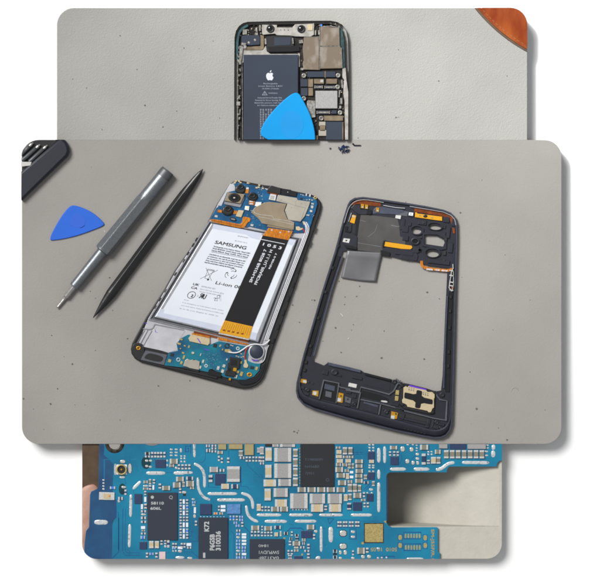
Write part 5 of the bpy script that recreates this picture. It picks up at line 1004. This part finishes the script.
comps += [((275, 499.3, 287.2, 506.8), 'th'), ((290.2, 493.4, 307.8, 508.6), 'gh'), (Xt(222, 262, 291, 306), 'gh'), (Xt(302, 262, 366, 306), 'gh'), (Xt(228, 308, 283, 343), 'th'), (Xt(308, 308, 363, 343), 'th'), (Xt(287, 315, 300, 335), 'dv')]
for x in (168, 212, 255, 298, 342): comps.append((Xt(x, 233, x+37, 255), 'ch'))
pair(q_[3], (22, 55, 85), 70, 98, 20, 20)
many(q_[3], '108 64 184 112 ch;194 64 272 112 ch;42 252 116 296 ch;138 248 202 280 nh;12 250 28 292 dv;232 308 270 336 kh;298 302 318 346 dv;398 298 506 366 kc;452 238 526 286 ch;522 288 558 318 s;512 330 534 378 dv;338 330 374 350 kh;342 356 372 392 nv;285 360 312 388 kh;278 394 302 438 dv;316 398 390 442 ch;330 450 372 468 th;330 476 372 500 ch;406 370 440 402 ch;408 408 434 432 dh;388 446 430 470 dh;456 424 480 470 dv;428 482 476 502 dh;456 516 480 562 dv;330 542 410 575 kc;400 518 416 536 ypad;226 362 246 380 ypad')
pair(q_[3], (20, 50, 80, 110), 315, 342, 20, 18); pair(q_[3], (200,), 310, 342, 16, 18, 'tv'); cp(q_[3], 138, 312, 176, 352, 'th'); pair(q_[3], (275, 308), 492, 518, 20, 18); pair(q_[3], (280, 300), 540, 560, 18, 16)
grid(q_[3], (318, 350, 376, 404, 432, 456), (92,), 14, 18)
many(p_[4], '152 44 196 66 ch;158 76 210 116 th;153 124 212 156 th;160 164 222 202 th;154 204 202 234 ch;148 242 224 292 ch;160 300 242 346 ch;174 370 254 418 ch;160 444 238 490 ch;220 50 264 120 cv;274 50 316 120 cv;220 132 270 156 ch;278 132 322 156 ch;246 164 300 200 th;214 204 262 236 ch;268 208 298 256 cv;306 208 328 256 cv;340 168 416 206 ch;344 215 412 250 ch;344 260 416 300 ch;340 308 410 346 ch;340 355 413 396 ch;250 300 282 358 tv;288 280 322 304 w;288 326 322 350 w;238 262 280 290 ch;268 368 312 398 ch;268 404 310 482 cv;318 404 358 482 cv;366 414 398 478 cv;323 490 400 542 ch;230 504 268 572 tv;274 500 306 562 cv;462 94 526 168 kc;462 294 526 362 kc;450 500 514 572 kc;474 170 522 204 th;424 316 454 360 cv;422 380 470 404 nh;502 378 530 426 cv;474 448 514 472 s;414 484 436 532 dv;396 548 440 572 ch')
grid(p_[4], (480, 515), (28, 56, 84, 284), 22, 17); grid(p_[4], (480, 515), (226, 248), 24, 17); grid(p_[4], (458, 500), (492,), 18, 14)
many(q_[4], '318 20 402 102 kc;262 28 302 92 nv;186 290 262 356 s;298 294 340 322 s;298 344 340 370 s;186 418 262 478 s;184 488 210 528 s;228 484 262 532 s;182 550 212 572 s;360 460 434 520 ch;444 460 470 510 dv;396 530 436 568 s;454 530 496 566 s;310 486 328 534 dv;302 550 334 572 s;400 405 426 428 ypad;550 550 572 572 s')
pair(q_[4], (178, 200, 232, 255, 290, 315, 350, 372), 216, 248, 20, 20); pair(q_[4], (430, 462), 32, 62, 20, 18); grid(q_[4], (145,), (488, 520, 552), 24, 22, 'kb'); pair(q_[4], (130, 160), 488, 560, 9, 14, 'dv'); cp(q_[4], 48, 52, 72, 100, 'dv')
many(p_[5], '96 36 166 72 ch;100 142 178 220 kc;196 40 242 96 s;286 50 326 96 s;344 104 380 132 s;244 164 286 210 s;304 180 338 222 s;344 148 382 174 s;350 184 380 222 s;402 112 442 218 nv;386 26 466 76 ch;530 74 586 116 ch;453 172 482 210 dv;492 144 542 210 tv;546 144 584 210 cv;398 118 440 136 s')
pair(p_[5], (98, 138, 172), 98, 124, 22, 18); grid(p_[5], (356,), (32, 60, 84), 20, 14); grid(p_[5], (468, 500), (95, 120), 20, 17); grid(p_[5], (270, 318), (26,), 24, 14)
for x in (38, 95, 152, 210, 268, 325, 382): cp(p_[6], x, 78, x+46, 158, 'cv')
many(p_[6], '-10 18 72 62 ind2;92 10 252 70 kc;265 14 442 66 ind2;434 84 466 100 s;434 122 466 138 s;0 84 18 104 s')
grid(p_[6], (460,), (32, 58), 26, 14)
for x in range(240, 392, 27): cp(q_[5], x, 326, x+15, 370, 'ypad'); cp(q_[5], x+2, 436, x+17, 482, 'ypad')
comps.append((q_[4](548, 458, 580, 480), 's')); many(q_[5], '10 548 28 566 s;54 548 72 566 s')
SM = dict(c='capbody', t='tan', g='indbody', n='chip_n', d='chip_n', b='bluecomp', i='copperdot', k='chip_d')
def shape(b, a, ty):
    x0, y0, x1, y1 = a; x0, x1 = min(x0, x1), max(x0, x1); w, h = x1-x0, y1-y0; j = lambda: random.uniform(-.06, .06)
    x0 += j(); y0 += j(); x1 += j(); y1 += j(); ang = random.uniform(-.03, .03)
    if ty == 's': b.prism(rot(smoothpoly(rect(x0, y0, x1, y1), 1), ((x0+x1)/2, (y0+y1)/2), ang), T0, T0+.35, 1, min(w, h)*.2); return
    if ty == 'w': b.box(x0, y0, x1, y1, T0, T0+.7, 0, .12, ang); return
    if ty == 'ypad': b.prism(smoothpoly(rect(x0, y0, x1, y1), 1), T0, T0+.12, 0, .03); return
    if ty in ('kb', 'y', 'led', 'ind2', 'kc', 'bl'):
        H = {'y': 1.8, 'kb': .6, 'led': 1.0, 'ind2': 2.0, 'kc': 1.1, 'bl': 1.4}[ty]; b.box(x0, y0, x1, y1, T0+.05, T0+H, 0, .18, 0)
        if ty == 'kc':
            m_ = max(2, int(w/1.6))
            for k in range(m_):
                xx = x0+(k+.5)*w/m_; b.box(xx-.25, y0-.25, xx+.25, y0+.2, T0, T0+.3, 1); b.box(xx-.25, y1-.2, xx+.25, y1+.25, T0, T0+.3, 1)
        return
    if ty == 'ind':
        b.box(x0, y0, x1, y1, T0+.05, T0+1.4, 0, .3); return
    hor = ty[1] == 'h'; H = min(1.9, max(.45, min(w, h)*.42)); 
    if ty[0] == 'g': H = min(2.4, H*1.1)
    L = w if hor else h; e = L*({'g': .2, 'd': .36, 'b': .26, 'n': .24}.get(ty[0], .24))
    if hor:
        b.box(x0+e*.8, y0+.08, x1-e*.8, y1-.08, T0+.08, T0+H*.94, 0, H*.14, 0); b.box(x0, y0, x0+e, y1, T0, T0+H, 1, H*.22, 0); b.box(x1-e, y0, x1, y1, T0, T0+H, 1, H*.22, 0)
    else:
        b.box(x0+.08, y0+e*.8, x1-.08, y1-e*.8, T0+.08, T0+H*.94, 0, H*.14, 0); b.box(x0, y0, x1, y0+e, T0, T0+H, 1, H*.22, 0); b.box(x0, y1-e, x1, y1, T0, T0+H, 1, H*.22, 0)
def mname(ty):
    if ty == 's': return 'tin'
    if ty in ('kc', 'nn'): return 'chip_n'
    return {'w': 'whitec', 'ypad': 'gold_pad', 'kb': 'chip_d', 'y': 'ybeige', 'led': 'led_pink', 'ind2': 'indbody', 'bl': 'chip_b', 'ind': 'chip_n'}.get(ty) or SM[ty[0]]
KIND = {'c': 'capacitor', 't': 'capacitor', 'g': 'inductor', 'n': 'resistor', 'd': 'resistor', 'b': 'resistor', 'i': 'capacitor', 'k': 'resistor'}
def kname(ty): return {'s': 'solder_pad', 'w': 'white_component', 'ypad': 'gold_pad', 'kb': 'small_chip', 'y': 'moulded_capacitor', 'led': 'indicator_light', 'ind2': 'inductor', 'kc': 'small_chip', 'bl': 'light_blue_chip', 'ind': 'inductor'}.get(ty) or KIND[ty[0]]
keep = []
for a, ty in sorted(comps, key=lambda c: -abs((c[0][2]-c[0][0])*(c[0][3]-c[0][1]))):
    A_ = abs((a[2]-a[0])*(a[3]-a[1]))
    if any(max(0, min(a[2], k[2])-max(a[0], k[0]))*max(0, min(a[3], k[3])-max(a[1], k[1])) > .22*A_ for k, _ in keep): continue
    keep.append((a, ty))
comps = keep
by = {}
for a, ty in comps: by.setdefault(kname(ty), []).append((abs((a[2]-a[0])*(a[3]-a[1])), a, ty))
for nm, lst in by.items():
    lst.sort(key=lambda r: -r[0])
    for ar, a, ty in lst[:95]: b = MB(); shape(b, a, ty); pb(b, nm, [mname(ty), 'chrome' if ty != 's' else 'tin'])
    rest = lst[95:]
    if rest:
        ms = sorted({mname(t_) for _, _, t_ in rest}); b = MB(); 
        for ar, a, ty in rest:
            q = MB(); shape(q, a, ty); o0 = len(b.v); b.v += q.v
            for f, mi in zip(q.f, q.m): b.f.append([i+o0 for i in f]); b.m.append(ms.index(mname(ty)) if mi == 0 else len(ms)); b.s.append(False)
        pb(b, nm, ms+['chrome'], kind='stuff')
# large chips
def chip(pts, nm, mname_, h=1.6, bev=.15): return pb(MB().prism(pts, T0+.05, T0+h, 0, bev), nm, mname_)
hz = T0+1.62
c1 = chip(rect(147.4, 492.6, 177.4, 539.9), 'processor_chip', 'chip')
b = MB(); b.text('58110', 150.8, 504.2, 2.6, hz, 0, width=12.6, bold=.02); b.text('606L', 150.2, 509.4, 2.6, hz, 0, width=10.6, bold=.02); b.prism(ell(152.4, 497.1, 1.6), hz-.02, hz, 0); b.stroke(ell(171, 497.2, 1.6, 1.5, 16), .4, hz-.02, hz, 0, closed=True); b.stroke([(171, 498), (172.2, 499.4)], .4, hz-.02, hz, 0); pb(b, 'chip_marking', 'print', c1)
c2 = chip(rect(Wt(105, 0)[0], 517.6, Wt(236, 0)[0], 562), 'memory_chip', 'chip')
b = MB(); u_, v_ = (0, -1), (1, 0)
b.text('K72', *q_[2](84, 304), 4.6, hz, 0, du=u_, dv=v_, width=9.6, bold=.02); b.text('P6GSB', *q_[2](138, 486), 4.6, hz, 0, du=u_, dv=v_, width=15.8, bold=.02); b.text('310036', *q_[2](196, 488), 4.6, hz, 0, du=u_, dv=v_, width=19, bold=.02); b.prism(rect(*q_[2](30, 508), *q_[2](52, 558)), hz-.02, hz, 0); pb(b, 'chip_marking', 'print', c2)
c3 = chip(rect(Xt(180, 0)[0], 441, Xt(331, 0)[0], Xt(0, 230)[1]), 'processor_chip', 'chip_d')
b = MB(); b.text('T1980B0M', *p_[3](432, 180), 2.4, hz, 0, width=18); b.text('N456B0', *p_[3](432, 248), 2.4, hz, 0, width=14); b.text('7J951', *p_[3](432, 312), 2.4, hz, 0, width=9); b.stroke(ell(*p_[4](72, 365), 1.4, 1.4, 16), .4, hz-.02, hz, 0, closed=True); pb(b, 'chip_marking', 'print_dim', c3)
b = MB()
for i in range(13): b.box(Xt(178, 0)[0]-.5, 448+i*2.9, Xt(178, 0)[0]+.4, 448.9+i*2.9, T0, T0+.25)
pb(b, 'chip_pins', 'gold_pad', c3)
c4 = chip(rect(249.6, 539, 284.4, 562), 'power_chip', 'chip')
b = MB(); b.text('1840', 269.3, 544.4, 2.6, hz, 0, du=(-1, 0), dv=(0, -1), width=9.6); b.text('SWPUDV1', 279.2, 550.6, 3.3, hz, 0, du=(-1, 0), dv=(0, -1), width=20); b.text('0A3128F', 279, 556.4, 3, hz, 0, du=(-1, 0), dv=(0, -1), width=20); pb(b, 'chip_marking', 'print', c4)
for q in ((134.4, 494, 142, 503.6),): pb(MB().box(*q, T0, T0+1.2, 0, .15), 'small_chip', 'chip_n')
# gold code pad (code itself left out)
o = chip(rect(364, 523, 383.8, 543), 'gold_pad_frame', 'rimsteel', .25, .05); pb(MB().box(364.9, 523.9, 382.9, 542.1, T0+.2, T0+.32, 0), 'gold_plate', 'gold_pad', o)
b = MB(); b.text('SM-J55F/R.1', *q_[5](494, 280), 3.0, T0+.1, 0, du=(0, 1), dv=(-1, 0), width=30, bold=.02); pb(b, 'board_marking', 'gold_pad', board)
b = MB(); b.text('5010  10.05', 397.0, 547.7, 3.6, T0+.1, 0, du=(-1, 0), dv=(0, -1), width=26, bold=.01); pb(b, 'board_marking', 'gold_pad', board)
for x, y in ((195, 362), (195, 440), (437, 365), (437, 440)): c = q_[5](x, y); pb(MB().prism(ell(c[0], c[1], 1.9, 2.6, 20), T0, T0+.14, 0, .03), 'gold_pad', 'gold_pad')
pb(MB().prism([(383.6, 521.2), (386.4, 520.6), (386.2, 523.6)], T0, T0+.14, 0), 'gold_pad', 'gold_pad')
b = MB(); b.prism(ell(p_[1](58, 0)[0], p_[1](0, 200)[1], 4.6, 6.2, 24), T0, T0+.2, 0); pb(b, 'varnish_patch', 'pcb_green', board); b = MB(); b.prism(ell(*p_[0](410, 455), 3.6, 5.6, 24), T0, T0+.2, 0); pb(b, 'varnish_patch', 'pcb_green', board)
# antenna connector
c = p_[0](402, 266); b = MB(); b.box(c[0]-5.2, c[1]-5.0, c[0]+5.4, c[1]+5.0, T0, T0+.5, 0, .2); an = pb(b, 'antenna_socket', 'whitec')
b = MB(); b.ring(*c, 4.0, 5.4, T0+.4, T0+2.4, 0, 36); pb(b, 'socket_ring', 'gold_pad', an); b = MB(); b.lathe(*c, [(4.0, T0+.5), (3.9, T0+.7)], 0, 28); pb(b, 'socket_floor', 'chip_d', an); b = MB(); b.lathe(*c, [(1.1, T0+.6), (1.0, T0+1.8), (.5, T0+2.1)], 0, 16); pb(b, 'socket_pin', 'gold', an)
b = MB(); x0, y0, x1, y1 = p_[0](185, 485, 335, 560); b.box(x0, y0, x1, y1, T0, T0+1.3, 0, .35, .03); o = pb(b, 'spring_clip', 'chrome'); b = MB(); b.box(x0+4.4, y0+1.4, x1-4.0, y1-1.2, T0+1.3, T0+1.6, 0, .2, .03); pb(b, 'clip_window', 'tan', o); pb(MB().lathe(*p_[0](285, 522), [(1.0, T0+1.5), (.6, T0+1.9)], 0, 14), 'copper_dot', 'copperdot', o)
# solder fence strips with lumpy tops
def strip(pts, w, h=.5):
    w *= .92
    P = [Vector(p) for p in smoothline(pts, 2 if len(pts) > 2 else 0)]
    if len(P) == 2: n = max(4, int((P[1]-P[0]).length/1.1)); P = [P[0].lerp(P[1], i/n) for i in range(n+1)]
    Q = []
    for i in range(len(P)-1):
        n = max(1, int((P[i+1]-P[i]).length/.8)); Q += [P[i].lerp(P[i+1], k/n) for k in range(n)]
    Q.append(P[-1]); n = len(Q); b = MB(); vs = []; fs = []; K = 9
    for i, p in enumerate(Q):
        t_ = Q[min(i+1, n-1)]-Q[max(i-1, 0)]; t_.normalize(); q = Vector((-t_.y, t_.x)); e = min(i, n-1-i)/max(1, min(3, n//3)); e = math.sqrt(min(1, e+.18)); ww = w*.5*e*random.uniform(.93, 1.05); hh = h*e*random.uniform(.8, 1.1)
        for k in range(K):
            a = math.pi*k/(K-1); c = p+q*math.cos(a)*ww; vs.append((c.x, c.y, T0-.05+math.sin(a)**.7*hh*random.uniform(.94, 1.06) if 0 < k < K-1 else T0-.05))
    for i in range(n-1):
        for k in range(K-1): fs.append([i*K+k, i*K+k+1, (i+1)*K+k+1, (i+1)*K+k])
    fs += [list(range(K)), list(range((n-1)*K, n*K))]; b.add(vs, fs, 0, True); pb(b, 'solder_strip', 'solder')
W_ = 3.1
for t_, ps, w in ((Wt, ((86, 30), (87, 100)), 3), (Wt, ((85, 128), (112, 140), (132, 170), (132, 235)), 3.2), (Wt, ((0, 168), (80, 168)), 3.2), (Wt, ((102, 190), (103, 240), (125, 278), (157, 290)), 3.0), (Wt, ((145, 262), (278, 262)), 3.4), (Wt, ((188, 290), (312, 290)), 3.6), (Wt, ((296, 260), (328, 268), (346, 292), (348, 330)), 3.3), (Wt, ((318, 315), (322, 352), (342, 376), (372, 388)), 3.2), (Wt, ((365, 357), (475, 357)), 3.3), (Wt, ((400, 386), (500, 386)), 3.4),
    (Xt, ((-8, 357), (95, 357)), 3.4), (Xt, ((130, 357), (236, 357)), 3.4), (Xt, ((155, 385), (252, 385)), 3.4), (Xt, ((264, 357), (370, 357)), 3.2), (Xt, ((404, 357), (500, 357)), 3.4), (Xt, ((273, 408), (273, 522)), 3), (Xt, ((316, 410), (316, 480)), 5), (Xt, ((22, 385), (118, 385)), 3.4),
    (Yt, ((108, 48), (108, 104)), 4), (Yt, ((108, 130), (108, 166)), 3.6), (Yt, ((108, 178), (108, 290)), 3.6), (Yt, ((130, 42), (130, 106)), 3.4), (Yt, ((150, 128), (210, 128)), 3.8), (Yt, ((238, 128), (298, 128)), 3.8), (Yt, ((322, 130), (342, 128), (368, 106), (392, 103)), 3.6), (Yt, ((420, 103), (522, 104)), 3.6), (Yt, ((538, 36), (538, 56)), 4), (Yt, ((537, 58), (537, 84)), 4.4), (Yt, ((212, 464), (275, 464)), 2.6),
    (Zt, ((318, 170), (403, 170)), 3.8), (Zt, ((440, 170), (492, 170)), 3.8), (Zt, ((258, 242), (294, 206)), 3.4), (Zt, ((250, 265), (248, 366)), 3.2), (Zt, ((245, 398), (242, 502)), 3.2), (Zt, ((86, 389), (147, 390)), 5.4), (q_[1], ((342, 556), (430, 556)), 3), (q_[4], ((-20, 575), (-2, 545)), 3), (q_[3], ((538, 570), (578, 548)), 3.2)):
    strip([t_(*p) for p in ps], w)
b = MB(); x0, y0, x1, y1 = p_[2](262, 235, 386, 386)
# finger at the left edge
b = MB(); cen = [(93, 484.6, 1.5), (92, 486, 5), (90.5, 489, 8.6), (88.5, 495, 11), (86, 505, 12), (83.5, 517, 11.6), (80.5, 530, 11), (78.5, 542, 10.6), (77, 556, 10.4)]; K = 20; vs = []; fs = []
cen = smoothline(cen, 2)
for x, y, r in cen:
    for k in range(K):
        a = 2*math.pi*k/K; vs.append((x+math.cos(a)*r, y+.15*math.cos(a)*r, Z3-.4+math.sin(a)*min(r*.5, 2.3)*(1 if math.sin(a) > 0 else .1)))
for i in range(len(cen)-1):
    for k in range(K): j = (k+1) % K; fs.append([i*K+k, i*K+j, (i+1)*K+j, (i+1)*K+k])
fs += [list(range(K)), list(range((len(cen)-1)*K, len(cen)*K))]
b.add(vs, fs, 0, True); build(b, 'person', 'skin', None, CLIP3, label='pale pink fingertip of a hand behind the left edge of the blue board', cat='person')

# ------------------------------------------------------------------ light and camera
w = bpy.data.worlds.new('World'); scene.world = w; w.use_nodes = True
N = w.node_tree.nodes; L = w.node_tree.links; bg = N['Background']
tc = N.new('ShaderNodeTexCoord'); sp_ = N.new('ShaderNodeSeparateXYZ'); L.new(tc.outputs['Generated'], sp_.inputs[0])
ma = N.new('ShaderNodeMath'); ma.operation = 'MULTIPLY_ADD'; ma.inputs[1].default_value = -.35; ma.inputs[2].default_value = .5; L.new(sp_.outputs['X'], ma.inputs[0])
cr = N.new('ShaderNodeValToRGB'); cr.color_ramp.elements[0].color = (.62, .66, .72, 1); cr.color_ramp.elements[1].color = (1.0, .985, .95, 1); L.new(ma.outputs[0], cr.inputs[0]); L.new(cr.outputs[0], bg.inputs[0])
bg.inputs[1].default_value = .48
sun = bpy.data.lights.new('key_lamp', 'SUN'); sun.energy = 3.75; sun.angle = math.radians(25); sun.color = (1, .99, .975)
so = bpy.data.objects.new('key_lamp', sun); COL.objects.link(so)
d = Vector((.58, -.6, -1)); so.rotation_euler = d.to_track_quat('-Z', 'Y').to_euler()
sl = bpy.data.lights.new('spot_lamp', 'SPOT'); sl.energy = 950; sl.spot_size = math.radians(7.6); sl.spot_blend = 1; sl.shadow_soft_size = .25; sl.color = (.97, .99, 1)
so = bpy.data.objects.new('spot_lamp', sl); COL.objects.link(so); so.location = Vector(W(458-1500, 12-1560, 2600)); tgt = Vector(W(458, 12, 12)); so.rotation_euler = (tgt-so.location).to_track_quat('-Z', 'Y').to_euler()
cam = bpy.data.cameras.new('camera'); co = bpy.data.objects.new('camera', cam); COL.objects.link(co); co.location = (0, 0, 3.013); cam.sensor_width = 36; cam.lens = 36*3.0/.6; cam.clip_start = .05; cam.clip_end = 50
scene.camera = co
scene.view_settings.view_transform = 'Standard'; scene.view_settings.look = 'None'; scene.view_settings.exposure = 0; scene.view_settings.gamma = 1
scene.cycles.filter_width = 1.9
